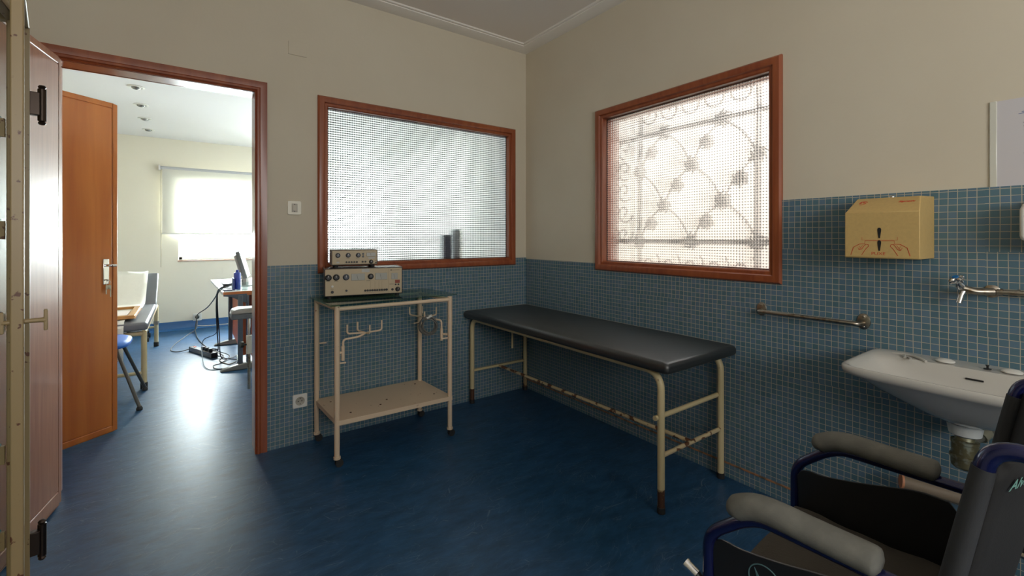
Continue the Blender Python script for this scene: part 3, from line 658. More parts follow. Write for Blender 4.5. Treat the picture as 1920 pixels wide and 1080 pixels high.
# hook brackets
def bracket(name, sleeve, rod, c, prongs, leg_):
    s1 = MB().tube([(sleeve[0], sleeve[1], sleeve[2]), (sleeve[0], sleeve[1], sleeve[3])], 0.0095, 12)
    lx, ly = L[leg_]; s1.tube([(lx, ly, sleeve[3] - 0.035), (sleeve[0], sleeve[1], sleeve[3] - 0.035)], 0.007, 8)
    o = s1.build(name, m_cart, t)
    MB().tube(curve_fillet([(sleeve[0], sleeve[1], sleeve[3] - 0.01)] + rod + [c], 0.02), 0.006, 10).build('swing_rod', m_cart, o)
    for (px, py, h) in prongs:
        MB().tube(curve_fillet([c, (px, py, c[2] + 0.004), (px, py, c[2] + h)], 0.014), 0.0048, 8).build('hook', m_cart, o)
bracket('hook_bracket', (0.690, 2.535, 0.575, 0.655), [(0.690, 2.535, 0.690), (0.775, 2.53, 0.695)], (0.822, 2.555, 0.708), [(0.722, 2.57, 0.055), (0.795, 2.62, 0.055), (0.826, 2.50, 0.052), (0.915, 2.56, 0.06)], 'FL')
bracket('hook_bracket', (1.300, 2.555, 0.600, 0.675), [(1.300, 2.555, 0.728), (1.262, 2.60, 0.732)], (1.245, 2.66, 0.735), [(1.19, 2.80, 0.055), (1.275, 2.79, 0.055), (1.205, 2.60, 0.05), (1.335, 2.70, 0.055)], 'FR')
# coiled cable hung on the hook
t = thing('cable_coil', 'coil of grey cable hung on the trolley hook', 'cable', (1.23, 2.62, 0.69))
pts = []
for i in range(260):
    a = i / 260 * 2 * PI * 9; rr = 0.047 + 0.008 * math.sin(i * 0.11) + 0.004 * math.sin(i * 0.37)
    pts.append((1.228 + rr * math.cos(a) * 0.92, 2.590 + 0.012 * math.sin(a * 0.31 + 1) - rr * math.cos(a) * 0.4, 0.708 + rr * math.sin(a) * 1.08 - 0.012))
MB().tube(pts, 0.0034, 6).build('cable', mat('grey_cable', (0.13, 0.13, 0.12), 0.5), t)
MB().tube([(1.215, 2.59, 0.745), (1.243, 2.575, 0.760)], 0.009, 10).build('cable_tie', m_white, t)

# ------------------------------------------------------------------ instruments on the trolley
m_case = mat('dark_grey_case', (0.055, 0.05, 0.048), 0.2, bump=(200, 0.2))
m_case2 = mat('brown_grey_case', (0.15, 0.125, 0.11), 0.45, bump=(200, 0.2))
m_face = mat('beige_face_plate', (0.52, 0.42, 0.27), 0.45)
m_meter = mat('meter_window', (0.42, 0.42, 0.38), 0.25)
def instrument(name, label, loc, rz, w, d, h, case, knobs, buttons, meters, marks, lines, top_shiny=False):
    t = thing(name, label, 'instrument', loc, rz); Mt = WM[t.name]
    FZ = 0.014
    MB().box(0, w, 0.006, d, FZ, FZ + h, Mt).build('case', case, t, bevel=0.004)
    fp = MB().box(0.006, w - 0.006, 0.0, 0.007, FZ + 0.005, FZ + h - 0.005, Mt).build('face_plate', m_face, t, bevel=0.002)
    for (x, y) in ((0.03, 0.03), (w - 0.03, 0.03), (0.03, d - 0.03), (w - 0.03, d - 0.03)):
        MB().lathe([(0.012, 0), (0.014, FZ)], Mt @ Matrix.Translation((x, y, 0)), 14).build('rubber_foot', m_rubber, t)
    F = lambda u, v: Mt @ frame_axes((u * w, 0, FZ + v * h), (1, 0, 0), (0, 0, 1), (0, -1, 0))
    for (u, v, r, c) in knobs:
        kn = MB().lathe([(r * 1.25, 0), (r * 1.25, 0.002), (r, 0.003), (r * 0.9, 0.016), (r * 0.75, 0.018), (0, 0.018)], F(u, v), 22).build('knob', c, t)
        MB().box(-0.0008, 0.0008, 0, r * 0.85, 0.0178, 0.0186, F(u, v)).build('pointer', m_white, kn)
    for (u, v, r, c) in buttons: MB().lathe([(r, 0), (r, 0.006), (r * 0.8, 0.0075), (0, 0.0075)], F(u, v), 14).build('push_button', c, t)
    for (u0, u1, v0, v1) in meters:
        m_ = MB().box(u0 * w, u1 * w, -0.004, 0.001, FZ + v0 * h, FZ + v1 * h, Mt).build('meter', m_meter, t, bevel=0.0015)
        MB().tube([Mt @ Vector(((u0 + u1) / 2 * w, -0.0045, FZ + (v0 + 0.02) * h)), Mt @ Vector(((u0 * 0.6 + u1 * 0.4) * w, -0.0045, FZ + (v1 - 0.04) * h))], 0.0005, 4).build('needle', m_blackp, m_)
    for (u0, u1, v0, v1, c) in marks: MB().box(u0 * w, u1 * w, -0.0006, 0.001, FZ + v0 * h, FZ + v1 * h, Mt).build('printed_mark', c, fp)
    b = MB()
    for u, v0, v1 in lines: b.box(u * w - 0.0005, u * w + 0.0005, -0.0005, 0.001, FZ + v0 * h, FZ + v1 * h, Mt)
    if lines: b.build('panel_lines', mat('brown_print', (0.25, 0.18, 0.1), 0.6), fp)
    return t
K = m_black
m_gk = mat('grey_knob', (0.06, 0.07, 0.09), 0.35); m_redl = mat('red_label', (0.28, 0.05, 0.02), 0.5); m_ylab = mat('grey_label', (0.5, 0.5, 0.48), 0.6)
instrument('measuring_instrument', 'large beige-faced measuring instrument with dark case, standing on the glass top', (0.640, 2.742, ZT + 0.0246), -R(11), 0.452, 0.218, 0.165, m_case,
    [(0.05, 0.68, 0.015, K), (0.145, 0.685, 0.015, K), (0.265, 0.68, 0.015, m_gk), (0.575, 0.68, 0.014, K), (0.93, 0.17, 0.012, K)],
    [(0.098, 0.17, 0.008, K), (0.098, 0.37, 0.007, m_white)] + [(0.505 + 0.031 * i, 0.17, 0.0062, K) for i in range(9)] + [(0.783, 0.175, 0.007, K), (0.86, 0.17, 0.007, K), (0.903, 0.35, 0.005, K), (0.94, 0.35, 0.005, K), (0.27, 0.20, 0.006, m_gk)],
    [(0.33, 0.50, 0.55, 0.80), (0.635, 0.79, 0.55, 0.80), (0.845, 0.93, 0.55, 0.78)],
    [(0.46, 0.56, 0.84, 0.96, m_ylab), (0.895, 0.96, 0.40, 0.52, m_redl), (0.845, 0.955, 0.885, 0.895, m_blackp), (0.835, 0.850, 0.87, 0.91, m_blackp), (0.02, 0.07, 0.54, 0.55, m_blackp), (0.12, 0.17, 0.54, 0.55, m_blackp), (0.52, 0.57, 0.525, 0.535, m_blackp), (0.82, 0.88, 0.36, 0.37, m_blackp), (0.08, 0.115, 0.255, 0.262, m_blackp), (0.49, 0.75, 0.09, 0.095, m_redl)],
    [(0.57, 0.22, 0.5), (0.63, 0.22, 0.5), (0.68, 0.22, 0.5), (0.72, 0.22, 0.5), (0.81, 0.05, 0.95)])
instrument('signal_unit', 'smaller beige-faced instrument stacked on the larger one', (0.690, 2.788, ZT + 0.0246 + 0.1795), -R(10), 0.270, 0.138, 0.094, m_case2,
    [(0.14, 0.64, 0.0115, m_gk), (0.355, 0.64, 0.0115, m_gk), (0.57, 0.64, 0.0115, m_gk), (0.85, 0.2, 0.010, K)],
    [(0.32 + 0.055 * i, 0.2, 0.0055, K) for i in range(5)] + [(0.665, 0.21, 0.0055, K), (0.725, 0.21, 0.0055, K), (0.675, 0.55, 0.006, m_gk), (0.675, 0.72, 0.006, m_gk), (0.955, 0.15, 0.004, K)],
    [(0.75, 0.95, 0.55, 0.80)],
    [(0.79, 0.93, 0.40, 0.50, m_ylab), (0.945, 0.965, 0.25, 0.29, m_redl), (0.11, 0.17, 0.14, 0.24, m_ylab), (0.11, 0.18, 0.28, 0.29, m_blackp), (0.32, 0.39, 0.44, 0.45, m_blackp), (0.52, 0.60, 0.44, 0.45, m_blackp), (0.82, 0.87, 0.87, 0.89, m_ylab)], [])

# ------------------------------------------------------------------ examination couch
t = thing('examination_couch', 'black padded examination couch on rusty cream tube legs, along the tiled wall', 'couch', (1.99, 2.08, 0))
CX0, CX1, CY0, CY1 = 1.740, 2.245, 1.248, 2.915; zt = 0.637; rt = 0.0165
for x in (CX0, CX1):
    pts = curve_fillet([(x, CY0, 0.11), (x, CY0, zt), (x, CY1, zt), (x, CY1, 0.11)], 0.085, 10)
    MB().tube(pts, rt, 16).build('leg_frame', m_couchp, t)
for x in (CX0, CX1):
    for y in (CY0, CY1):
        f_ = MB().tube([(x, y, 0.018), (x, y, 0.11)], rt, 16).build('leg_end', m_couchb if (x, y) != (CX1, CY0) else m_couchp, t)
        MB().lathe([(0.016, 0.0), (0.0185, 0.002), (0.0185, 0.028), (0.016, 0.030)], Matrix.Translation((x, y, 0)), 16).build('rubber_foot', m_rubber, f_)
MB().tube([(CX0, CY0, 0.258), (CX1, CY0, 0.258)], 0.0105, 12).build('end_rung', m_couchr, t)
MB().tube([(CX0 - 0.03, CY0 + 0.012, 0.432), (CX1, CY0 + 0.012, 0.432)], 0.0115, 12).build('roll_holder_rung', m_couchp, t)
MB().tube([(CX0, CY1, 0.245), (CX1, CY1, 0.245)], 0.0105, 12).build('end_rung', m_couchp, t)
MB().tube([(1.985, CY0, 0.256), (1.985, CY1, 0.243)], 0.0105, 12).build('long_stretcher', m_couchr, t)
b = MB()
for y in (CY0 + 0.1, 2.05, CY1 - 0.1): b.tube([(CX0, y, zt), (CX1, y, zt)], 0.009, 10)
b.build('cross_tubes', m_couchp, t)
MB().tube([(1.93, 2.66, 0.56), (1.93, 2.66, 0.44)], 0.008, 10).build('drop_pin', m_couchp, t)
MB().tube([(1.93, 2.66, 0.56), (1.93, 2.66, 0.642)], 0.006, 8).build('pin_holder', m_couchp, t)
# pad
def rounded_pad(x0, x1, y0, y1, z0, z1, r=0.02, dome=0.004, n=6):
    b = MB(); rings = []
    def ring(inset, z, cr):
        pts = []
        for (cx, cy, a0) in ((x1 - inset - cr, y1 - inset - cr, 0), (x0 + inset + cr, y1 - inset - cr, 90), (x0 + inset + cr, y0 + inset + cr, 180), (x1 - inset - cr, y0 + inset + cr, 270)):
            for k_ in range(n + 1): a = R(a0 + 90 * k_ / n); pts.append((cx + cr * math.cos(a), cy + cr * math.sin(a), z))
        return pts
    for k_ in range(6): a = PI / 2 * k_ / 5; rings.append(ring(r * (1 - math.sin(a)) * 0.6, z0 + r * 0.8 * (1 - math.cos(a)), 0.02))
    for k_ in range(7): a = PI / 2 * k_ / 6; rings.append(ring(r * (1 - math.cos(a)), z1 - dome - r * (1 - math.sin(a)), 0.02))
    rings.append(ring(r + 0.05, z1, 0.02)); b.loft(rings); return b
rounded_pad(1.683, 2.275, 1.175, 2.950, 0.650, 0.705, r=0.022).build('pad', m_vinyl, t, smooth=60)

# ------------------------------------------------------------------ wall fittings, back wall
def rounded_rect(w, h, r, n=5):
    pts = []
    for (cx, cy, a0) in ((w / 2 - r, h / 2 - r, 0), (-w / 2 + r, h / 2 - r, 90), (-w / 2 + r, -h / 2 + r, 180), (w / 2 - r, -h / 2 + r, 270)):
        for k_ in range(n + 1): a = R(a0 + 90 * k_ / n); pts.append((cx + r * math.cos(a), cy + r * math.sin(a)))
    return pts
def socket(x, y, z, label, s=0.082):
    t = thing('wall_socket', label, 'socket', (x, y, z)); F = frame_axes((x, y, z), (1, 0, 0), (0, 0, 1), (0, -1, 0))
    MB().prism(rounded_rect(s, s, 0.008), F, 0.011).build('cover_plate', m_white, t, bevel=0.003)
    MB().lathe([(0.026, 0.0108), (0.026, 0.0125), (0.023, 0.0125), (0.022, 0.0118), (0.0, 0.0118)], F, 28).build('socket_well', mat('shadow_beige', (0.42, 0.40, 0.34), 0.5), t)
    b = MB()
    for dx in (-0.0095, 0.0095): b.lathe([(0.0032, 0.0118), (0.0032, 0.0126), (0, 0.0126)], F @ Matrix.Translation((dx, 0, 0)), 10)
    b.lathe([(0.003, 0.0118), (0.003, 0.0126), (0, 0.0126)], F @ Matrix.Translation((0, 0.017, 0)), 10); b.lathe([(0.003, 0.0118), (0.003, 0.0126), (0, 0.0126)], F @ Matrix.Translation((0, -0.017, 0)), 10)
    b.build('pin_holes', m_black, t); return t
socket(0.551, YW - 0.007, 0.259, 'white round-well wall socket low on the tiles beside the door casing')
t = thing('light_switch', 'white light switch on the cream wall between door and window', 'switch', (0.522, YW, 1.430)); F = frame_axes((0.522, YW, 1.430), (1, 0, 0), (0, 0, 1), (0, -1, 0))
MB().prism(rounded_rect(0.078, 0.084, 0.009), F, 0.009).build('cover_plate', mat('ivory_plastic', (0.86, 0.83, 0.70), 0.35), t, bevel=0.003)
MB().box(-0.016, 0.016, -0.026, 0.026, 0.008, 0.0105, F).build('switch_field', mat('beige_grey_plastic', (0.48, 0.45, 0.38), 0.4), t, bevel=0.001)
b = MB(); b.box(-0.011, 0.011, -0.016, 0.016, 0.010, 0.015, F @ Matrix.Rotation(0.08, 4, 'X')); b.build('rocker', mat('beige_rocker', (0.62, 0.58, 0.48), 0.4), t, bevel=0.001)
b = MB(); b.box(-0.003, 0.003, 0.019, 0.023, 0.0105, 0.0112, F); b.box(-0.003, 0.003, -0.023, -0.019, 0.0105, 0.0112, F); b.build('slots', m_black, t)
t = MB().prism(rounded_rect(0.105, 0.08, 0.004), frame_axes((0.540, YW, 2.395), (1, 0, 0), (0, 0, 1), (0, -1, 0)), 0.006).build('blanking_plate', m_wall, None, bevel=0.002)
tag(t, 'blank cover plate painted like the wall, high above the light switch', 'cover plate')
# objects standing on the far sill of window 1
t = tag(MB().box(1.545, 1.61, YW + 0.045, YW + 0.10, 1.093, 1.27).build('card_box', cloth_translucent('grey_card', (0.40, 0.40, 0.46), 0.6), None, bevel=0.003), 'grey box behind the reeded glass, at the foot of the window beside a white tube', 'box')
t = tag(MB().lathe([(0.04, 0), (0.04, 0.215), (0.036, 0.218), (0, 0.218)], Matrix.Translation((1.665, YW + 0.086, 1.093)), 24).build('paper_tube', cloth_translucent('pale_tube', (0.75, 0.75, 0.76), 0.6), None), 'pale cylinder behind the reeded glass beside the grey box', 'cylinder')

# ------------------------------------------------------------------ paper towel dispenser
t = thing('paper_towel_dispenser', 'tan metal paper towel dispenser with red printed hands, on the tiled wall', 'dispenser', (XR - 0.007, 0.545, 1.17))
xf = 2.088; dy0, dy1 = 0.433, 0.656; xw = XR - 0.007; zb, zm, ztp = 1.172, 1.345, 1.404
# section (x, z) extruded along y, with the left and right upper edges folded in
sec = [(xw, zb), (xf + 0.004, zb), (xf, zb + 0.004), (xf, zm), (2.175, ztp), (xw, ztp + 0.002)]
b = MB(); rings = []
for y, ins in ((dy0, 1), (dy1, 1)):
    s = 1 if y == dy0 else -1
    rings.append([(x, y + (s * 0.016 if x == 2.175 else 0) + (s * 0.0 if x < 2.17 else 0), z) for x, z in sec])
b.loft(rings); cov = b.build('cover', m_disp, t, bevel=0.004)
MB().lathe([(0.010, 0), (0.010, 0.006), (0.007, 0.008), (0, 0.008)], Matrix.Translation((2.23, 0.545, ztp)), 14).build('lock', m_chrome, t)
Ff = frame_axes((xf, 0, 0), (0, -1, 0), (0, 0, 1), (-1, 0, 0))     # local x -> -y (to the right in view), y -> z, z out of the face
yc = (dy0 + dy1) / 2
def fp(u, v):   # u metres right of the centre, v height
    return (-yc + u, v)
def flat_poly(poly, name, m, d=0.0006): return MB().prism([fp(u, v) for u, v in poly], Ff, d).build(name, m, t)
slot = [(-0.0055 + 0, 1.283), (-0.0055, 1.290), (-0.003, 1.295), (0.003, 1.295), (0.0055, 1.290), (0.0055, 1.283), (0.002, 1.256), (-0.002, 1.256)]
flat_poly([(u - 0.003, v - 0.008) for u, v in slot], 'slot', m_black, 0.0012)
flat_poly([(u - 0.003, v - 0.055) for u, v in slot], 'slot', m_black, 0.0012)
def line(pts, r, name='printed_line', m=m_red):
    P3 = [Ff @ Vector((*fp(u, v), 0.0006)) for u, v in pts]; return P3
hands = MB()
def stroke(pts, wd):
    for (u0, v0), (u1, v1) in zip(pts, pts[1:]):
        d = Vector((u1 - u0, v1 - v0)); L_ = d.length; d.normalize(); n_ = Vector((-d.y, d.x)) * wd / 2; e = d * wd * 0.3
        q = [(u0 - e.x + n_.x, v0 - e.y + n_.y), (u1 + e.x + n_.x, v1 + e.y + n_.y), (u1 + e.x - n_.x, v1 + e.y - n_.y), (u0 - e.x - n_.x, v0 - e.y - n_.y)]
        hands.prism([fp(*p) for p in q], Ff, 0.0006)
for s in (-1, 1):
    X = lambda u: s * u - 0.003
    stroke([(X(0.088), 1.184), (X(0.080), 1.213), (X(0.060), 1.226), (X(0.044), 1.226)], 0.0018)
    stroke([(X(0.054), 1.184), (X(0.040), 1.209), (X(0.032), 1.218), (X(0.034), 1.224), (X(0.041), 1.225), (X(0.046), 1.219), (X(0.054), 1.206), (X(0.060), 1.203), (X(0.064), 1.206)], 0.0016)
    stroke([(X(0.067), 1.212), (X(0.060), 1.206), (X(0.054), 1.216), (X(0.050), 1.221)], 0.0009)
    stroke([(X(0.062), 1.218), (X(0.056), 1.208)], 0.0008)
    stroke([(X(0.044), 1.226), (X(0.044), 1.238)], 0.0008)
    stroke([(X(0.053), 1.252), (X(0.053), 1.241), (X(0.0), 1.241)], 0.0008); stroke([(X(0.044), 1.238), (X(0.0), 1.238)], 0.0012)
hands.build('printed_hands', m_red, t)
text('PUXE', 'lettering_puxe', m_red, t, Ff @ Matrix.Translation((*fp(-0.006, 1.190), 0.0)), 0.0155, xs=1.15)
# slanted front: logo marks
nx, nz = (2.175 - xf), (ztp - zm); sl = Vector((nx, 0, nz)).normalized(); nn = Vector((-sl.z, 0, sl.x))
Fs = frame_axes(((xf + 2.175) / 2, yc, (zm + ztp) / 2), (0, -1, 0), sl, nn)
text('Sigmatic', 'lettering_brand', m_red, t, Fs @ Matrix.Translation((0.062, 0.018, 0.0004)), 0.013, shear=0.35, xs=1.1, bold=0.0003)
lg = MB()
def lstroke(pts, wd):
    for (u0, v0), (u1, v1) in zip(pts, pts[1:]):
        d = Vector((u1 - u0, v1 - v0)).normalized(); n_ = Vector((-d.y, d.x)) * wd / 2
        lg.prism([(u0 + n_.x, v0 + n_.y), (u1 + n_.x, v1 + n_.y), (u1 - n_.x, v1 - n_.y), (u0 - n_.x, v0 - n_.y)], Fs @ Matrix.Translation((-0.070, 0.018, 0)), 0.0006)
lstroke([(-0.010, -0.002), (-0.006, 0.009), (0.002, 0.011), (0.010, 0.010), (0.014, 0.005)], 0.0034); lstroke([(-0.004, 0.008), (-0.006, -0.002)], 0.003); lstroke([(0.003, 0.009), (0.002, 0.001), (0.009, 0.0)], 0.003)
lstroke([(-0.009, -0.010), (-0.002, -0.012), (0.007, -0.008), (0.010, 0.002)], 0.0022)
lg.build('logo_mark', m_red, t)

# ------------------------------------------------------------------ grab rail
t = thing('grab_rail', 'worn chromed grab rail screwed to the blue tiles', 'rail', (XR - 0.007, 0.855, 0.90))
xw = XR - 0.007
for y in (1.061, 0.651):
    fl = MB(); M = frame_axes((xw, y, 0.900), (0, 1, 0), (0, 0, 1), (-1, 0, 0)) @ Matrix.Diagonal((0.72, 1, 1, 1))
    o = fl.lathe([(0.033, 0), (0.033, 0.003), (0.030, 0.006), (0.012, 0.008), (0.0, 0.008)], M, 28).build('flange', m_steel, t)
    s = MB()
    for dz in (-0.021, 0.021): s.lathe([(0.005, 0.005), (0.005, 0.0085), (0.003, 0.010), (0, 0.010)], frame_axes((xw, y, 0.900 + dz), (0, 1, 0), (0, 0, 1), (-1, 0, 0)), 12)
    s.build('screws', m_steel, o)
MB().tube(curve_fillet([(xw - 0.004, 1.061, 0.894), (xw - 0.052, 1.056, 0.894), (xw - 0.055, 0.656, 0.894), (xw - 0.004, 0.651, 0.894)], 0.045, 8), 0.0085, 14).build('bar', m_steel, t)

# ------------------------------------------------------------------ wash basin
t = thing('wash_basin', 'white porcelain wash basin hung on the tiled wall', 'basin', (XR - 0.007, 0.311, 0.62))
BYc, BA = 0.311, 0.302; bx0, bx1 = 1.845, XR - 0.007
def sring(a, d0, z, e=5.0, n=72, yoff=0, x1=None):
    """closed outline: half width a, front at x=d0, back at x1"""
    x1 = bx1 if x1 is None else x1; cxm = (d0 + x1) / 2; hb = (x1 - d0) / 2; out = []
    for k_ in range(n):
        th = 2 * PI * k_ / n; c_, s_ = math.cos(th), math.sin(th)
        rx = abs(c_) ** (2 / e) * (1 if c_ > 0 else -1); ry = abs(s_) ** (2 / e) * (1 if s_ > 0 else -1)
        xx = cxm + hb * rx; bow = 0.020 * (ry * ry) * (1 if rx < 0 else 0) * abs(rx)
        out.append((xx + bow, BYc + yoff + a * ry, z))
    return out
b = MB(); rings = [sring(0.05, 2.03, 0.640, 2, x1=2.13), sring(0.09, 2.00, 0.648, 2.2, x1=2.19), sring(0.16, 1.955, 0.675, 2.6, x1=2.26), sring(0.225, 1.915, 0.712, 3.2), sring(0.270, 1.880, 0.748, 4.5), sring(0.292, 1.858, 0.768, 7), sring(0.2985, 1.850, 0.774, 9), sring(0.301, 1.847, 0.784, 10), sring(0.301, 1.847, 0.798, 10), sring(0.2985, 1.850, 0.801, 10), sring(0.292, 1.857, 0.801, 10),
    sring(0.283, 1.866, 0.797, 8, x1=2.185), sring(0.275, 1.873, 0.782, 7, x1=2.178), sring(0.260, 1.888, 0.752, 5, x1=2.170), sring(0.220, 1.925, 0.714, 3.4, x1=2.15), sring(0.13, 1.975, 0.684, 2.4, x1=2.12), sring(0.03, 2.04, 0.674, 2, x1=2.10)]
b.loft(rings, True, True).build('bowl', m_porc, t, smooth=60)
ov = MB(); ov.box(-0.022, 0.022, -0.003, 0.003, 0, 0.001, frame_axes((2.1705, 0.310, 0.765), (0, -1, 0), (0.2, 0, 1), (-1, 0, 0.2))).build('overflow_slot', m_black, t)
for y in (0.392, 0.230):
    MB().lathe([(0.026, 0), (0.0265, 0.004), (0.018, 0.009), (0.004, 0.0115), (0, 0.0115)], Matrix.Translation((2.225, y, 0.8005)), 24).build('hole_cap', m_white, t)
MB().lathe([(0.010, 0), (0.010, 0.002), (0.003, 0.003), (0.003, 0.010), (0.005, 0.011), (0.005, 0.014), (0, 0.014)], Matrix.Translation((2.215, 0.285, 0.8005)), 14).build('chain_stay', m_black, t)
# moulded soap groove: low ridges near the left rear corner
for (x, y, l) in ((2.200, 0.500, 0.030), (2.175, 0.478, 0.022)):
    MB().tube(spline([(x + 0.02, y + 0.01, 0.799), (x, y, 0.8025), (x - 0.02, y - 0.005, 0.799)]), 0.0045, 8).build('soap_ridge', m_porc, t)
MB().tube(spline([(2.235, 0.545, 0.798), (2.225, 0.49, 0.803), (2.190, 0.450, 0.803), (2.178, 0.435, 0.799)]), 0.005, 8).build('soap_ridge', m_porc, t)
# waste trap
m_brass = mat('tarnished_brass', (0.20, 0.18, 0.10), 0.4, metal=0.7, noise=(45, (0.35, 0.37, 0.29), 0.5, 0.62))
tr = thing('bottle_trap', 'tarnished bottle trap with white cup hanging under the wash basin', 'trap', (2.08, 0.319, 0.50)); M = Matrix.Translation((2.08, 0.319, 0))
MB().lathe([(0.030, 0.596), (0.040, 0.602), (0.045, 0.632), (0.047, 0.636), (0.044, 0.638), (0.0, 0.638)], M, 28).build('cup', mat('pale_cup', (0.66, 0.68, 0.66), 0.35), tr)
MB().lathe([(0.0, 0.487), (0.026, 0.488), (0.034, 0.496), (0.035, 0.522), (0.038, 0.524), (0.038, 0.532), (0.033, 0.534), (0.033, 0.570), (0.035, 0.572), (0.035, 0.580), (0.026, 0.584), (0.022, 0.602)], M, 28).build('bottle', m_brass, tr)
MB().tube(curve_fillet([(2.10, 0.310, 0.575), (2.15, 0.29, 0.590), (2.19, 0.27, 0.615), (xw, 0.255, 0.615)], 0.02), 0.017, 14).build('outlet_pipe', mat('dark_grey_pipe', (0.10, 0.10, 0.08), 0.5), tr)
MB().tube([(2.138, 0.295, 0.586), (2.165, 0.284, 0.601)], 0.023, 12).build('coupling_nut', mat('olive_plastic', (0.22, 0.21, 0.15), 0.5), tr)

# ------------------------------------------------------------------ wall tap on its surface pipe
t = thing('wall_tap', 'chromed wall tap with blue disc above the wash basin', 'tap', (XR - 0.007, 0.285, 1.06))
MB().lathe([(0.022, 0), (0.022, 0.004), (0.012, 0.010), (0.012, 0.030)], axis_M((xw, 0.283, 1.062), (-1, 0, 0)), 24).build('wall_flange', m_steel, t)
MB().tube(curve_fillet([(xw - 0.024, 0.275, 1.062), (xw - 0.030, 0.290, 1.061), (xw - 0.045, 0.320, 1.060), (xw - 0.055, 0.352, 1.072)], 0.012), [0.012] * 15 + [0.011] if False else 0.0125, 14).build('body', m_steel, t)
MB().tube(curve_fillet([(xw - 0.050, 0.343, 1.066), (xw - 0.058, 0.350, 1.052), (xw - 0.066, 0.356, 1.018)], 0.012), 0.0092, 14).build('spout', m_chrome, t)
ax = Vector((-0.45, 0.25, 0.86)); hb_ = Vector((xw - 0.056, 0.352, 1.070))
MB().lathe([(0.012, 0), (0.013, 0.012), (0.009, 0.020), (0.009, 0.030)], axis_M(hb_, ax), 16).build('bonnet', m_chrome, t)
Mh = axis_M(hb_ + ax.normalized() * 0.026, ax); b = MB(); rings = []
for z, s in ((0, 0.7), (0.004, 1.0), (0.016, 1.0), (0.021, 0.7)):
    rings.append([tuple(Mh @ Vector(((0.019 + 0.006 * math.cos(4 * a)) * s * math.cos(a), (0.019 + 0.006 * math.cos(4 * a)) * s * math.sin(a), z))) for a in [2 * PI * k_ / 48 for k_ in range(48)]])
hdl = b.loft(rings).build('handle', m_chrome, t, smooth=50)
MB().lathe([(0.009, 0.021), (0.009, 0.023), (0, 0.023)], Mh, 18).build('blue_disc', mat('blue_disc', (0.0, 0.16, 0.5), 0.3), hdl)
t = thing('water_pipe', 'steel water pipe fixed along the tiles behind the wall tap', 'pipe', (XR - 0.007, 0.1, 1.064))
MB().tube([(xw - 0.014, 0.270, 1.062), (xw - 0.014, -0.40, 1.058)], 0.0095, 14).build('pipe', m_steel, t)
for y in (0.262, 0.222): MB().tube([(xw - 0.014, y, 1.062), (xw - 0.014, y - 0.006, 1.062)], 0.0125, 16).build('collar', m_steel, t)
MB().tube([(xw, -0.2, 1.06), (xw - 0.014, -0.2, 1.06)], 0.005, 8).build('clip', m_steel, t)
# soap dispenser at the picture's edge
t = thing('soap_dispenser', 'white soap dispenser with blue front and amber soap, mounted beside the tan dispenser', 'dispenser', (XR - 0.007, 0.15, 1.22))
b = MB(); rings = []
for z, d, w_ in ((1.240, 0.112, 0.052), (1.255, 0.116, 0.056), (1.340, 0.116, 0.056), (1.358, 0.110, 0.050), (1.370, 0.09, 0.040)):
    rings.append([(xw if k_ in (0, 1) else xw - d, 0.153 + s * w_, z) for k_, s in ((0, -1), (1, 1), (2, 1), (3, -1))])
b.loft(rings).build('body', m_white, t, bevel=0.008, seg=3)
MB().box(xw - 0.119, xw - 0.1155, 0.115, 0.191, 1.258, 1.34).build('front_panel', mat('pale_blue_plastic', (0.30, 0.42, 0.75), 0.3), t, bevel=0.001)
b = MB(); b.loft([[(xw - 0.01, 0.153 - w_, z), (xw - 0.01, 0.153 + w_, z), (xw - d, 0.153 + w_, z), (xw - d, 0.153 - w_, z)] for z, d, w_ in ((1.215, 0.06, 0.03), (1.225, 0.09, 0.045), (1.240, 0.105, 0.050))]).build('reservoir', mat('amber_soap', (0.55, 0.42, 0.12), 0.2), t, bevel=0.006)
MB().box(xw - 0.02, xw, 0.10, 0.206, 1.22, 1.37).build('back_plate', m_white, t)
# poster in a plastic sleeve
t = thing('wall_notice', 'white handwritten notice in a clear sleeve on the wall above the tiles', 'notice', (XR, 0.14, 1.43))
MB().box(XR - 0.0025, XR - 0.0005, -0.10, 0.272, 1.426, 1.726).build('paper', mat('notice_paper', (0.62, 0.60, 0.62), 0.6), t, smooth=0)
MB().box(XR - 0.006, XR - 0.0005, 0.272, 0.290, 1.423, 1.727).build('sleeve_edge', mat('plastic_sleeve', (0.66, 0.66, 0.58), 0.15, coat=0.5), t, bevel=0.002)
b = MB(); c2 = MB()
for i in range(13):
    z = 1.655 - i * 0.013; y = 0.212 - random.random() * 0.01
    while y > -0.08:
        l = 0.006 + random.random() * 0.02; pts = [(XR - 0.003, y - l * q / 6, z + random.uniform(-0.002, 0.002)) for q in range(7)]
        b.tube(pts, 0.0005, 4); y -= l + 0.004
b.build('handwriting', m_blackp, t)
for dz in (0, 0.006): c2.tube([(XR - 0.003, 0.222 - dz * 1.2, 1.672 + dz), (XR - 0.003, 0.08, 1.682 + dz)], 0.0008, 4)
c2.build('blue_underline', m_bluep, t)
b = MB(); b.tube([(XR - 0.003, 0.196 + 0.007 * math.cos(a), 1.698 + 0.006 * math.sin(a)) for a in [i * PI / 8 for i in range(16)]], 0.0008, 4, closed=True); b.build('heading_letter', m_blackp, t)
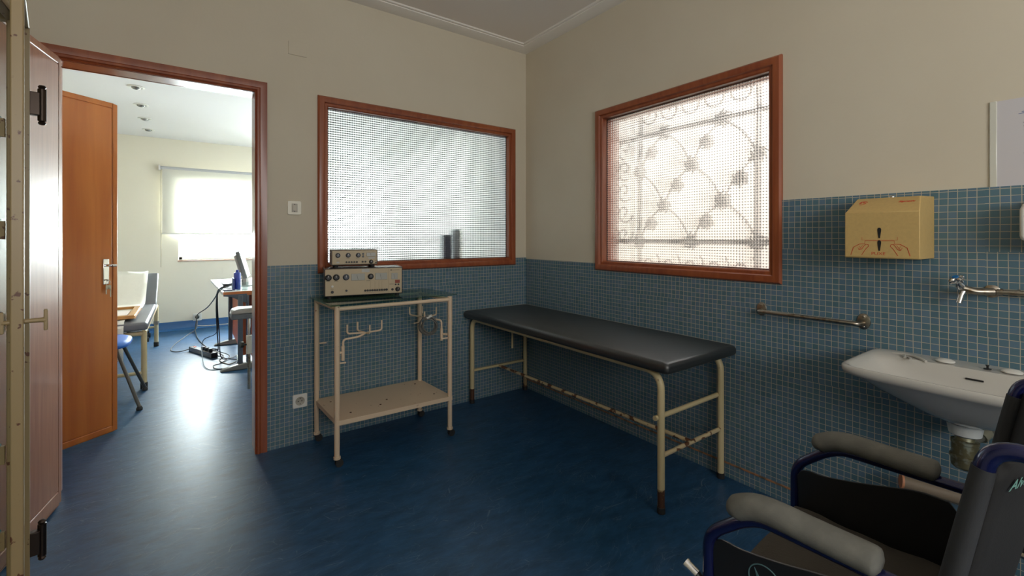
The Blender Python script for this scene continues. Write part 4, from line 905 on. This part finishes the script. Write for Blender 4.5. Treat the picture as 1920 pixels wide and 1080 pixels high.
# pipe stub low on the wall
t = thing('pipe_stub', 'open clay-coloured pipe end low by the tiles behind the wheelchair', 'pipe', (XR - 0.03, 0.4, 0.31))
po = Vector((2.185, 0.508, 0.330)); pd = Vector((0.42, -0.85, -0.10)).normalized()
MB().lathe([(0.020, 0.06), (0.020, 0.0), (0.0245, 0.0), (0.025, 0.004), (0.025, 0.20)], axis_M(po, pd), 28).build('pipe', mat('clay_pipe', (0.22, 0.17, 0.12), 0.6), t)
MB().lathe([(0.0195, -0.001), (0.0265, -0.001), (0.0265, 0.006)], axis_M(po, pd), 28).build('rim', mat('orange_rim', (0.55, 0.24, 0.12), 0.5), t)
MB().tube([po + pd * 0.15, (XR - 0.006, 0.36, 0.312)], 0.012, 10).build('wall_bracket', m_steel, t)

# ------------------------------------------------------------------ wheelchair
WC = Vector((1.165, 0.20, 0)); wrz = R(2)
t = thing('wheelchair', 'folding wheelchair with dark blue frame, grey armrests and black upholstery', 'wheelchair', WC, wrz); Mw = WM[t.name]
def Wp(*p): return Mw @ Vector(p)
def wt(pts): return [Wp(*p) for p in pts]
hw = 0.236
for s in (-1, 1):
    x = s * hw; side = 'near' if s < 0 else 'far'
    # arm tube: front post rises from the seat rail, bends back over the pad, ends at the back post
    fr_ = MB().tube(wt(curve_fillet([(x, 0.345, 0.13), (x, 0.345, 0.610), (x, 0.272, 0.672), (x, 0.235, 0.690), (x, -0.025, 0.690)], 0.035, 7)), 0.0125, 14).build('side_frame', m_blue, t)
    lo = MB(); lo.tube(wt([(x, 0.345, 0.47), (x, -0.01, 0.47)]), 0.0125, 12); lo.tube(wt([(x, 0.345, 0.16), (x, -0.01, 0.16)]), 0.0125, 12)
    lo.build('lower_rails', m_blue, t)
    # back post, raked, ending in a push handle that points backwards
    MB().tube(wt(curve_fillet([(x, -0.01, 0.13), (x, -0.010, 0.60), (x, -0.075, 0.953), (x, -0.225, 0.946)], 0.034, 8)), 0.0125, 14).build('back_post', m_blue, t)
    MB().tube(wt([(x, -0.150, 0.9495), (x, -0.160, 0.949), (x, -0.255, 0.9445), (x, -0.263, 0.944)]), [0.014, 0.017, 0.016, 0.012], 14).build('hand_grip', m_rubber, t)
    # padded armrest, bent down at its front
    P_ = [(x, 0.295, 0.683), (x, 0.282, 0.694), (x, 0.252, 0.709), (x, 0.215, 0.715), (x, 0.16, 0.713), (x, 0.12, 0.712), (x, 0.066, 0.711), (x, 0.047, 0.709)]
    ap = MB().tube(wt(spline(P_, 4)), [0.014 + 0.010 * min(1, i / 4.0) if i < 25 else (0.0238, 0.0225, 0.018, 0.010)[i - 25] for i in range(29)], 16, flat=1.25).build('armrest', m_foam, t, smooth=60)
    # skirt guard: black plastic panel with a wavy upper edge
    gp_ = [(0.330, 0.475), (0.335, 0.590), (0.325, 0.605), (0.305, 0.611), (0.27, 0.612), (0.20, 0.626), (0.14, 0.642), (0.08, 0.656), (0.03, 0.656), (0.004, 0.62), (0.004, 0.475)]
    top_ = spline([(a, c, 0) for a, c in gp_[1:9]], 5); poly = [(p.x, p.y) for p in top_] + [gp_[9], gp_[10], gp_[0]]
    xg = x - 0.004 if s < 0 else x - 0.016
    g = MB().prism(poly, Mw @ frame_axes((xg, 0, 0), (0, 1, 0), (0, 0, 1), (1, 0, 0)), 0.006).build('skirt_guard', m_black, t, bevel=0.001)
    # wheels
    xwl = s * (hw + 0.050); wh = MB(); wc = (xwl, -0.045, 0.30)
    ty = MB().tube(wt([(xwl, wc[1] + 0.288 * math.cos(a), 0.30 + 0.288 * math.sin(a)) for a in [2 * PI * k_ / 64 for k_ in range(64)]]), 0.0125, 12, closed=True).build('rear_wheel', m_rubber, t)
    MB().tube(wt([(xwl, wc[1] + 0.270 * math.cos(a), 0.30 + 0.270 * math.sin(a)) for a in [2 * PI * k_ / 64 for k_ in range(64)]]), 0.009, 8, closed=True).build('rim', m_steel, ty)
    MB().tube(wt([(xwl + s * 0.032, wc[1] + 0.255 * math.cos(a), 0.30 + 0.255 * math.sin(a)) for a in [2 * PI * k_ / 64 for k_ in range(64)]]), 0.0085, 8, closed=True).build('push_rim', m_chrome, ty)
    sp = MB()
    for k_ in range(18):
        a = 2 * PI * k_ / 18; sp.tube(wt([(xwl + (0.012 if k_ % 2 else -0.012), wc[1] + 0.02 * math.cos(a + 0.6), 0.30 + 0.02 * math.sin(a + 0.6)), (xwl, wc[1] + 0.268 * math.cos(a), 0.30 + 0.268 * math.sin(a))]), 0.0012, 5)
    sp.tube(wt([(x, wc[1], 0.30), (xwl + s * 0.02, wc[1], 0.30)]), 0.016, 12); sp.build('spokes_and_hub', m_steel, ty)
    cw = MB().tube(wt([(x - 0.014, 0.36, 0.095), (x + 0.014, 0.36, 0.095)]), 0.095, 28).build('front_wheel', m_rubber, t, bevel=0.006)
    fk = MB(); fk.box(x - 0.026, x - 0.020, 0.345, 0.375, 0.09, 0.20, Mw); fk.box(x + 0.020, x + 0.026, 0.345, 0.375, 0.09, 0.20, Mw); fk.box(x - 0.026, x + 0.026, 0.345, 0.375, 0.20, 0.21, Mw); fk.tube(wt([(x - 0.026, 0.36, 0.095), (x + 0.026, 0.36, 0.095)]), 0.006, 8)
    fk.build('fork', m_steel, cw)
    if s > 0: continue
    # leg-rest hanger stub: bright cylinder in front of the post
    hs_ = MB(); hs_.tube(wt([(x - 0.004, 0.370, 0.505), (x - 0.006, 0.394, 0.516)]), 0.0108, 16); hs_.tube(wt([(x - 0.0058, 0.391, 0.5145), (x - 0.0062, 0.397, 0.5175)]), 0.0122, 16)
    MB().tube(wt([(x, 0.345, 0.478), (x - 0.004, 0.372, 0.505)]), 0.010, 12).build('release_joint', m_black, t)
    hs_.build('release_stub', m_chrome if s < 0 else m_steel, t)
# upholstery
MB().prism([(-hw + 0.012, -0.03), (hw - 0.018, -0.03), (hw - 0.018, 0.335), (-hw + 0.012, 0.335)], Mw @ Matrix.Translation((0, 0, 0.470)), 0.016).build('seat_sling', m_cloth, t, bevel=0.004)
b = MB(); rings = []
for j in range(13):
    y = -0.02 + j * 0.355 / 12; row = []
    for i in range(13):
        u = -1 + i / 6; row.append(tuple(Wp(u * (hw - 0.030), y, 0.496 - 0.010 * (1 - u * u) + 0.003 * math.sin(7 * u + j * 0.7) + 0.002 * math.sin(j * 1.7 + u * 3))))
    rings.append(row)
b.loft(rings, False, False, closed=False); b.build('seat_cushion', mat('brown_grey_cushion', (0.065, 0.056, 0.044), 0.9, bump=(250, 0.2)), t, solid=0.035, bevel=0.006)
def back_y(z): return -0.010 if z < 0.6 else -0.010 - (z - 0.60) * 0.184
def sling_y(x, z): u = x / hw; return back_y(z) - 0.0105 - 0.045 * (1 - u * u)
# backrest sling: sleeves round both posts and a sagging sheet between them
rings = []
for j in range(15):
    z = 0.50 + j * 0.43 / 14; yb = back_y(z)
    row = []
    for i in range(17):
        u = -1 + i / 8; row.append(tuple(Wp(u * hw, sling_y(u * hw, z), z - 0.018 * (1 - u * u) * (j / 14) ** 2)))
    rings.append(row)
b = MB(); b.loft(rings, False, False, closed=False); bk = b.build('backrest', m_cloth, t, solid=0.010, bevel=0.0)
for s in (-1, 1):
    x = s * hw; MB().tube(wt([(x, -0.010, 0.575), (x, -0.0175, 0.64), (x, -0.045, 0.79), (x, -0.0685, 0.918)]), [0.0145, 0.0148, 0.0142, 0.0136], 16).build('backrest_sleeve', m_cloth2, bk, smooth=60)
    MB().box(x - 0.02 if s < 0 else x - 0.03, x + 0.03 if s < 0 else x + 0.02, -0.030, -0.004, 0.50, 0.52, Mw).build('backrest_clip', m_black, bk)
m_teal2 = mat('pale_green_print', (0.20, 0.42, 0.36), 0.6)
Mb = Mw @ frame_axes((-0.176, -0.12, 0.893), (1, 0, 0.05), (0, 0, 1), (0.0, -1, 0))
lt = text('Alvero', 'lettering_backrest', m_teal2, bk, Mb, 0.022, shear=0.3, extrude=0.0, xs=1.15, bold=0.0005)
for v in lt.data.vertices:      # lay the print on the curved cloth
    v.co.y = sling_y(v.co.x, v.co.z) - 0.0090

# seat rail hardware
b = MB()
for y in (0.30, 0.25, 0.16, 0.10, 0.03): b.lathe([(0.006, 0), (0.006, 0.003), (0.003, 0.005), (0, 0.005)], Mw @ Matrix.Translation((hw - 0.002, y, 0.4825)), 12)
b.tube(wt([(hw - 0.014, 0.33, 0.490), (hw - 0.014, -0.02, 0.490)]), 0.006, 8); b.build('seat_rail_screws', m_steel, t)
xb = MB()
for s in (-1, 1): xb.tube(wt([(-s * hw * 0.9, 0.14 + s * 0.014, 0.17), (s * hw * 0.9, 0.14 + s * 0.014, 0.46)]), 0.012, 12)
xb.build('cross_brace', m_blue, t)
# round emblem on the near skirt guard
Me = Mw @ frame_axes((-hw - 0.0045, 0.229, 0.575), (0, -1, 0), (0, 0, 1), (-1, 0, 0))
b = MB(); N = 40; R_ = 0.030
ringo = [tuple(Me @ Vector((R_ * math.cos(a), R_ * math.sin(a), 0.0))) for a in [2 * PI * k_ / N for k_ in range(N)]]
b.tube(ringo, 0.0012, 6, closed=True)
b.prism([(-0.019, 0.018), (-0.009, 0.003), (0.022, -0.003), (0.003, -0.008), (-0.013, -0.003)], Me, 0.0012)
b.build('round_emblem', mat('emblem_teal', (0.10, 0.20, 0.22), 0.5), t)

# ------------------------------------------------------------------ furniture of the far room
# examination table with raised head
t = thing('treatment_table', 'dark padded treatment table with raised head under a paper sheet, in the far room', 'table', (-0.6, 5.7, 0))
tx1, tx0, ty0, ty1 = -0.295, -0.93, 4.80, 6.58
for x in (tx0, tx1):
    for y, top in ((ty0, 0.465), (ty1, 0.465)):
        l = MB().tube([(x, y, 0.035), (x, y, top)], 0.020, 14).build('leg', m_couchp, t)
        MB().lathe([(0.024, 0), (0.025, 0.045), (0.022, 0.05)], Matrix.Translation((x, y, 0)), 16).build('foot_cap', m_rubber, l)
b = MB()
for x in (tx0, tx1): b.tube([(x, ty0, 0.465), (x, ty1, 0.465)], 0.018, 12)
b.tube([(tx0, ty0, 0.455), (tx1, ty0, 0.455)], 0.018, 12); b.tube([(tx0, ty1, 0.455), (tx1, ty1, 0.455)], 0.018, 12)
b.tube([(tx0, ty0, 0.13), (tx1, ty0, 0.13)], 0.014, 12); b.tube([(tx0, ty1, 0.22), (tx1, ty1, 0.22)], 0.014, 12)
b.build('frame', m_couchp, t)
MB().tube([(tx1 + 0.0, ty1, 0.25), (tx1 + 0.001, ty1, 0.29)], 0.026, 12).build('clamp', m_steel, t)
rounded_pad(tx0 - 0.02, tx1 + 0.025, ty0 - 0.04, 6.05, 0.487, 0.555, r=0.02).build('pad', m_grey, t, smooth=60)
# raised head section
Hd = frame_axes((0, 6.05, 0.487), (1, 0, 0), (0, math.cos(R(34)), math.sin(R(34))), (0, -math.sin(R(34)), math.cos(R(34))))
bb = MB(); bb.box(tx0 - 0.02, tx1 + 0.025, 0.02, 0.56, 0.0, 0.065, Hd); bb.build('head_rest', m_grey, t, bevel=0.015, seg=3)
MB().tube([(tx1 - 0.05, 6.4, 0.46), (tx1 - 0.05, 6.40, 0.74)], 0.01, 10).build('prop', m_steel, t)
# paper sheet
pg = []
for j in range(26):
    v = j / 25; row = []
    for i in range(14):
        x = tx0 - 0.01 + i * (tx1 - 0.015 - tx0 - 0.10 * (1 if j < 8 else 0.4)) / 13
        wv = 0.004 * math.sin(i * 1.9 + j * 0.8) + 0.003 * math.sin(j * 2.3 - i)
        s_ = v * 2.15
        if s_ < 0.30: p = (x, ty0 - 0.055, 0.26 + s_)      # hangs down the near end
        elif s_ < 0.30 + 1.25: p = (x, ty0 - 0.055 + (s_ - 0.30), 0.565 + abs(wv))
        else:
            q = s_ - 1.55; p = tuple(Hd @ Vector((x, 0.04 + q * 0.86, 0.070 + 0.012 + abs(wv) * 3)))
        row.append(p)
    pg.append(row)
b = MB(); b.loft(pg, False, False, closed=False); tag(b.build('paper_sheet', m_paper, None, solid=0.002), 'white paper sheet covering the treatment table', 'sheet')
# framed tray on the table
t = thing('wooden_tray', 'orange wooden tray holding papers, lying on the treatment table', 'tray', (-0.62, 5.15, 0.57))
y0_, y1_, x0_, x1_ = 4.86, 5.55, -1.0, -0.36
b = MB(); b.box(x0_, x1_, y0_, y0_ + 0.05, 0.575, 0.605); b.box(x0_, x1_, y1_ - 0.04, y1_, 0.575, 0.60); b.box(x0_, x0_ + 0.04, y0_ + 0.05, y1_ - 0.04, 0.575, 0.60); b.box(x1_ - 0.05, x1_, y0_ + 0.05, y1_ - 0.04, 0.575, 0.60)
b.build('rim', wood('light_orange_wood', (0.55, 0.26, 0.07), (0.68, 0.36, 0.12), 'X', scale=8), t, bevel=0.006)
MB().box(x0_ + 0.03, x1_ - 0.03, y0_ + 0.03, y1_ - 0.03, 0.571, 0.579).build('base', mat('cream_board', (0.7, 0.66, 0.55), 0.6), t)
tag(MB().box(-0.52, -0.42, 4.95, 5.30, 0.580, 0.590, None).build('paper_stack', mat('pink_white_paper', (0.75, 0.66, 0.60), 0.7), None), 'small stack of papers lying in the wooden tray', 'papers')
# blue chair
t = thing('office_chair', 'blue seated chair on dark slanted legs, partly behind the orange door', 'chair', (-0.62, 4.42, 0))
b = MB(); rings = []
for z, ins in ((0.452, 0.03), (0.458, 0.008), (0.475, 0.0), (0.492, 0.006), (0.502, 0.03), (0.505, 0.09)):
    rings.append([(-0.60 + (0.26 - ins) * (abs(math.cos(a)) ** 0.6) * (1 if math.cos(a) > 0 else -1), 4.40 + (0.235 - ins) * (abs(math.sin(a)) ** 0.6) * (1 if math.sin(a) > 0 else -1), z) for a in [2 * PI * k_ / 40 for k_ in range(40)]])
b.loft(rings).build('seat', mat('blue_upholstery', (0.03, 0.16, 0.62), 0.45), t, smooth=60)
for (x, y, x2, y2) in ((-0.43, 4.35, -0.285, 4.215), (-0.40, 4.45, -0.285, 4.735), (-0.78, 4.35, -0.93, 4.215), (-0.78, 4.45, -0.93, 4.735)):
    l = MB().tube([(x, y, 0.45), (x2, y2, 0.022)], 0.0115, 12).build('leg', mat('dark_grey_tube', (0.07, 0.07, 0.065), 0.4), t)
    MB().lathe([(0.018, 0), (0.020, 0.012), (0.013, 0.028)], Matrix.Translation((x2, y2, 0)), 14).build('foot', m_black, l)
b = MB(); b.tube([(-0.43, 4.35, 0.447), (-0.40, 4.45, 0.447)], 0.01, 8); b.tube([(-0.78, 4.35, 0.447), (-0.78, 4.45, 0.447)], 0.01, 8); b.build('under_frame', MATS['dark_grey_tube'], t)
bk_ = MB(); bk_.box(-1.02, -0.96, 4.22, 4.60, 0.70, 1.0); bk_.build('backrest', MATS['blue_upholstery'], t, bevel=0.02, seg=3)
MB().tube(curve_fillet([(-0.82, 4.41, 0.455), (-0.97, 4.41, 0.47), (-1.0, 4.41, 0.75)], 0.05), 0.012, 10).build('back_stem', MATS['dark_grey_tube'], t)
# swivel base behind the table leg
t = thing('swivel_stool', 'white stool on a dark castered base under the treatment table', 'stool', (-0.62, 6.95, 0))
MB().lathe([(0.0, 0.30), (0.17, 0.30), (0.19, 0.32), (0.19, 0.36), (0.17, 0.375), (0, 0.38)], Matrix.Translation((-0.60, 7.05, 0)), 28).build('seat', mat('pale_stool_vinyl', (0.68, 0.70, 0.72), 0.4), t)
b = MB(); b.tube([(-0.60, 7.05, 0.10), (-0.60, 7.05, 0.30)], 0.022, 12)
for k_ in range(5):
    a = 2 * PI * k_ / 5 - 0.62; b.tube([(-0.60, 7.05, 0.12), (-0.60 + 0.25 * math.cos(a), 7.05 + 0.25 * math.sin(a), 0.085)], [0.022, 0.014], 10)
b.build('star_base', mat('dark_grey_plastic', (0.06, 0.06, 0.065), 0.45), t)
for k_ in range(5):
    a = 2 * PI * k_ / 5 - 0.62; x, y = -0.60 + 0.25 * math.cos(a), 7.05 + 0.25 * math.sin(a)
    MB().tube([(x - 0.018, y, 0.03), (x + 0.018, y, 0.03)], 0.03, 16).tube([(x, y, 0.03), (x, y, 0.085)], 0.007, 8).build('caster', m_black, t)
# desk
t = thing('office_desk', 'white topped office desk with orange edge and grey T legs', 'desk', (0.75, 5.7, 0))
dk = [(0.258, 4.968), (1.10, 4.968), (1.10, 6.50), (0.222, 6.50)]
MB().prism(dk, Matrix.Translation((0, 0, 0.716)), 0.026).build('desktop', mat('white_laminate', (0.80, 0.80, 0.80), 0.3), t, bevel=0.002)
m_or = mat('orange_red_panel', (0.62, 0.12, 0.03), 0.45); m_dg = mat('blue_grey_steel', (0.09, 0.11, 0.14), 0.4)
MB().box(0.268, 1.10, 4.962, 4.972, 0.700, 0.738).build('edge_band', wood('edge_wood', (0.45, 0.13, 0.035), (0.55, 0.18, 0.05), 'X'), t, bevel=0.001)
for yy in (4.98, 6.22):
    l = MB().box(0.385, 0.425, yy - 0.03, yy + 0.03, 0.04, 0.70).box(0.455, 0.475, yy - 0.03, yy + 0.03, 0.04, 0.70).build('leg', m_dg, t, bevel=0.006)
    fprof = [(0.22, 0.0), (0.24, 0.020), (0.34, 0.045), (0.42, 0.058), (0.70, 0.055), (0.95, 0.03), (0.98, 0.0)]
    MB().prism(fprof, frame_axes((0.02, yy - 0.05, 0), (1, 0, 0), (0, 0, 1), (0, -1, 0)), -0.07).build('foot', mat('foot_grey', (0.20, 0.20, 0.19), 0.35), l, bevel=0.008)
    MB().prism([(0.27, 0.700), (0.33, 0.690), (0.46, 0.62), (0.46, 0.715), (0.27, 0.715)], frame_axes((0.0, yy - 0.02, 0), (1, 0, 0), (0, 0, 1), (0, -1, 0)), -0.04).build('bracket', m_dg, l, bevel=0.003)
MB().box(0.426, 0.454, 5.0, 6.20, 0.12, 0.69).build('modesty_panel', m_or, t, bevel=0.002)
MB().box(0.50, 0.95, 4.995, 5.35, 0.10, 0.68).build('pedestal', m_or, t, bevel=0.004)
# monitor
t = thing('computer_monitor', 'grey flat computer monitor seen edge-on on the desk', 'monitor', (0.50, 5.45, 0.742))
Mm = Matrix.Translation((0.515, 5.50, 0.742)) @ Matrix.Rotation(R(-10), 4, 'Z') @ Matrix.Rotation(R(-15), 4, 'Y')
MB().box(0.0, 0.035, -0.18, 0.18, 0.085, 0.37, Mm).build('screen_housing', mat('mid_grey_plastic', (0.16, 0.17, 0.17), 0.45), t, bevel=0.006)
MB().box(-0.030, 0.0, -0.12, 0.12, 0.12, 0.34, Mm).build('rear_cover', mat('light_grey_plastic', (0.38, 0.37, 0.36), 0.5), t, bevel=0.012)
MB().box(0.035, 0.037, -0.165, 0.165, 0.10, 0.355, Mm).build('screen', m_black, t)
Mb2 = Matrix.Translation((0.50, 5.50, 0.742)) @ Matrix.Rotation(R(-28), 4, 'Z')
MB().box(-0.035, 0.015, -0.03, 0.03, 0.0, 0.16, Mb2).build('stand_neck', MATS['light_grey_plastic'], t, bevel=0.004)
MB().lathe([(0.10, 0), (0.10, 0.008), (0.03, 0.014), (0, 0.014)], Mb2, 28).build('stand_base', MATS['light_grey_plastic'], t)
# desk clutter
t = tag(MB().lathe([(0.030, 0), (0.030, 0.155), (0.026, 0.162), (0.012, 0.166), (0.012, 0.19), (0, 0.19)], Matrix.Translation((0.395, 5.17, 0.742)), 20).build('spray_bottle', mat('blue_plastic', (0.03, 0.06, 0.35), 0.35), None), 'tall blue bottle standing on the desk in front of the monitor', 'bottle')
t = tag(MB().box(0.352, 0.366, 5.06, 5.22, 0.742, 0.855).build('ring_binder', mat('navy_card', (0.05, 0.07, 0.22), 0.5), None), 'thin navy binder standing upright beside the blue bottle', 'binder')
b = MB(); b.box(0.385, 0.52, 5.03, 5.033, 0.742, 0.815); b.box(0.385, 0.388, 5.033, 5.11, 0.742, 0.815); b.box(0.517, 0.52, 5.033, 5.11, 0.742, 0.815); b.box(0.385, 0.52, 5.107, 5.11, 0.742, 0.815); b.box(0.385, 0.52, 5.03, 5.11, 0.7415, 0.745)
tag(b.build('clear_box', m_clear, None, smooth=0), 'clear acrylic box open at the top, at the front edge of the desk', 'box')
tag(MB().lathe([(0.035, 0), (0.045, 0.03), (0.038, 0.042), (0, 0.045)], Matrix.Translation((0.60, 5.08, 0.742)), 20).build('tape_roll', mat('brown_tape', (0.38, 0.24, 0.12), 0.4), None), 'brown roll of tape at the desk edge beside the clear box', 'tape roll')
tag(MB().box(0.275, 0.345, 5.02, 5.25, 0.742, 0.756).build('booklet', mat('grey_blue_booklet', (0.12, 0.13, 0.2), 0.5), None), 'dark closed booklet on the corner of the desk', 'booklet')
tag(MB().box(0.30, 0.44, 5.62, 6.02, 0.742, 0.760).build('keyboard', m_black, None, bevel=0.003), 'black keyboard lying on the desk behind the cables', 'keyboard')
for (x0, x1, y0, y1, z, lab) in ((0.245, 0.40, 5.28, 5.55, 0.7425, 'loose white sheet hanging near the desk corner by the cables'), (0.26, 0.36, 6.05, 6.35, 0.7425, 'loose white sheet at the window end of the desk')):
    tag(MB().box(x0, x1, y0, y1, z, z + 0.002).build('paper_page', mat('plain_paper', (0.8, 0.8, 0.82), 0.7), None), lab, 'paper')
# socket on the far wall, power strip and cables
st = socket(0.105, BW, 0.155, 'white wall socket with a black plug above the far blue skirting', 0.10)
MB().lathe([(0.022, 0.012), (0.022, 0.045), (0.012, 0.050), (0, 0.05)], frame_axes((0.105, BW, 0.155), (1, 0, 0), (0, 0, 1), (0, -1, 0)), 20).build('plug', m_black, st)
p0, p1 = Vector((0.035, 6.08, 0)), Vector((0.225, 5.58, 0)); d_ = (p1 - p0).normalized(); Ms = frame_axes(p0, d_, (-d_.y, d_.x, 0), (0, 0, 1)); Ls = (p1 - p0).length
t = thing('power_strip', 'grey and black power strip on the floor by the desk', 'power strip', p0, math.atan2(d_.y, d_.x))
MB().box(0.01, Ls - 0.01, -0.028, 0.028, 0.002, 0.050, Ms).build('body', mat('strip_grey', (0.30, 0.30, 0.31), 0.35, metal=0.5), t, bevel=0.002)
for a, c in ((0, 0.012), (Ls - 0.012, Ls)): MB().box(a, c, -0.030, 0.030, 0, 0.053, Ms).build('end_cap', m_black, t, bevel=0.002)
MB().box(0.02, Ls - 0.02, -0.020, 0.020, 0.050, 0.0515, Ms).build('socket_row', mat('strip_face', (0.07, 0.07, 0.075), 0.4), t)
MB().box(0.06, 0.09, -0.01, 0.01, 0.051, 0.058, Ms).build('red_switch', mat('red_switch', (0.6, 0.04, 0.03), 0.3), t)
for u in (0.28, 0.36, 0.44): MB().box(u - 0.02, u + 0.02, -0.018, 0.018, 0.051, 0.085, Ms).build('plug', m_black, t, bevel=0.006)
m_cab = mat('black_cable', (0.02, 0.02, 0.022), 0.5); m_cabg = mat('grey_white_cable', (0.45, 0.45, 0.42), 0.5)
cables = [
    ('black power cable from the desk edge up to the wall socket, then to the floor', [(0.46, 5.42, 0.80), (0.36, 5.3, 0.79), (0.255, 5.35, 0.735), (0.225, 5.36, 0.66), (0.18, 6.2, 0.45), (0.115, 7.4, 0.22), (0.10, 7.50, 0.155), (0.08, 7.2, 0.03), (0.11, 6.6, 0.01), (0.20, 6.0, 0.008), (0.26, 5.75, 0.05), (0.20, 5.70, 0.075)], 0.006, m_cab),
    ('grey lead looping on the floor from the wall socket to the power strip', [(0.105, 7.50, 0.11), (0.09, 7.40, 0.02), (-0.02, 7.0, 0.006), (-0.13, 6.5, 0.006), (-0.15, 6.2, 0.006), (-0.08, 6.06, 0.01), (0.03, 6.08, 0.025)], 0.005, mat('mid_grey_cable', (0.16, 0.16, 0.15), 0.5)),
    ('pale cable running along the foot of the far skirting', [(0.105, 7.48, 0.045), (0.25, 7.49, 0.03), (0.6, 7.49, 0.03), (1.4, 7.49, 0.03)], 0.006, m_cabg),
    ('black monitor cable falling from the desk straight to the power strip', [(0.45, 5.45, 0.82), (0.32, 5.25, 0.77), (0.245, 5.25, 0.735), (0.225, 5.25, 0.60), (0.235, 5.35, 0.35), (0.25, 5.45, 0.12), (0.235, 5.55, 0.08), (0.205, 5.63, 0.075)], 0.005, m_cab),
    ('black cable hanging beside the monitor cable and trailing under the desk', [(0.40, 5.35, 0.78), (0.25, 5.15, 0.74), (0.230, 5.15, 0.62), (0.25, 5.25, 0.30), (0.27, 5.35, 0.05), (0.36, 5.45, 0.008), (0.45, 5.55, 0.02), (0.52, 5.6, 0.06)], 0.0045, m_cab),
    ('thin blue-black cable swinging out in a wide loop to the floor', [(0.38, 5.4, 0.75), (0.24, 5.2, 0.735), (0.228, 5.22, 0.55), (0.24, 5.5, 0.28), (0.13, 5.75, 0.16), (0.12, 5.35, 0.03), (0.16, 5.10, 0.006), (0.27, 5.05, 0.006), (0.38, 5.10, 0.008), (0.42, 5.3, 0.1)], 0.004, mat('teal_cable', (0.02, 0.06, 0.09), 0.5)),
    ('grey cable coiled on the floor in front of the desk leg', [(0.24, 5.60, 0.02), (0.33, 5.45, 0.006), (0.44, 5.30, 0.006), (0.42, 5.12, 0.006), (0.33, 5.03, 0.006), (0.22, 5.08, 0.006), (0.20, 5.22, 0.006), (0.27, 5.30, 0.006), (0.35, 5.50, 0.02), (0.25, 5.62, 0.06)], 0.004, m_cab),
    ('pale thin cable lying tangled beside the power strip', [(0.20, 5.72, 0.06), (0.30, 5.60, 0.008), (0.26, 5.40, 0.006), (0.33, 5.20, 0.006), (0.40, 5.25, 0.02), (0.41, 5.40, 0.04)], 0.0055, m_cabg),
]
for lab, pts, r_, m_ in cables:
    tag(MB().tube(spline(pts, 8), r_, 6).build('power_cable', m_, None, smooth=60), lab, 'cable')
# treatment chair beside the doorway: only its padded arm and post show
t = thing('phlebotomy_chair', 'grey treatment chair with padded arm on a chrome post, half behind the door casing', 'chair', (0.72, 4.2, 0))
b = MB(); ap_ = [(0.245, 0), (0.27, 0.030), (0.34, 0.045), (0.80, 0.045), (0.80, 0.0)]
MB().prism([(0.250, 0.0), (0.262, 0.028), (0.30, 0.040), (0.80, 0.040), (0.80, 0.0)], frame_axes((0, 3.80, 0.690), (1, 0, 0), (0, 0, 1), (0, -1, 0)), -0.16).build('arm_pad', mat('pale_grey_vinyl', (0.30, 0.31, 0.32), 0.35), t, bevel=0.012, seg=3)
MB().box(0.252, 0.80, 3.79, 3.97, 0.655, 0.692).build('arm_tray', m_dg, t, bevel=0.006)
MB().tube([(0.385, 4.02, 0.655), (0.385, 4.02, 0.46)], 0.012, 14).tube([(0.385, 4.02, 0.655), (0.385, 3.90, 0.655)], 0.012, 10).build('arm_post', m_chrome, t)
MB().tube([(0.385, 4.02, 0.49), (0.385, 4.02, 0.35)], 0.020, 16).build('post_sleeve', m_white, t)
MB().tube([(0.385, 4.02, 0.42), (0.62, 4.02, 0.42)], 0.013, 12).build('side_tube', m_white, t)
MB().tube([(0.385, 4.02, 0.36), (0.385, 4.02, 0.075)], 0.011, 14).build('post_rod', m_steel, t)
MB().tube([(0.385, 4.02, 0.42), (0.345, 4.01, 0.425)], 0.008, 8).tube([(0.345, 4.01, 0.425), (0.325, 4.005, 0.427)], 0.024, 16).build('clamp_knob', m_black, t)
MB().box(0.56, 1.10, 3.75, 4.35, 0.43, 0.52).build('seat', m_grey, t, bevel=0.02, seg=3)
MB().box(1.06, 1.15, 3.75, 4.35, 0.52, 1.05).build('backrest', m_grey, t, bevel=0.02, seg=3)
for (x, y) in ((0.62, 3.80), (0.62, 4.30), (1.08, 3.80), (1.08, 4.30)): MB().tube([(x, y, 0), (x, y, 0.43)], 0.014, 12).build('leg', m_chrome, t)
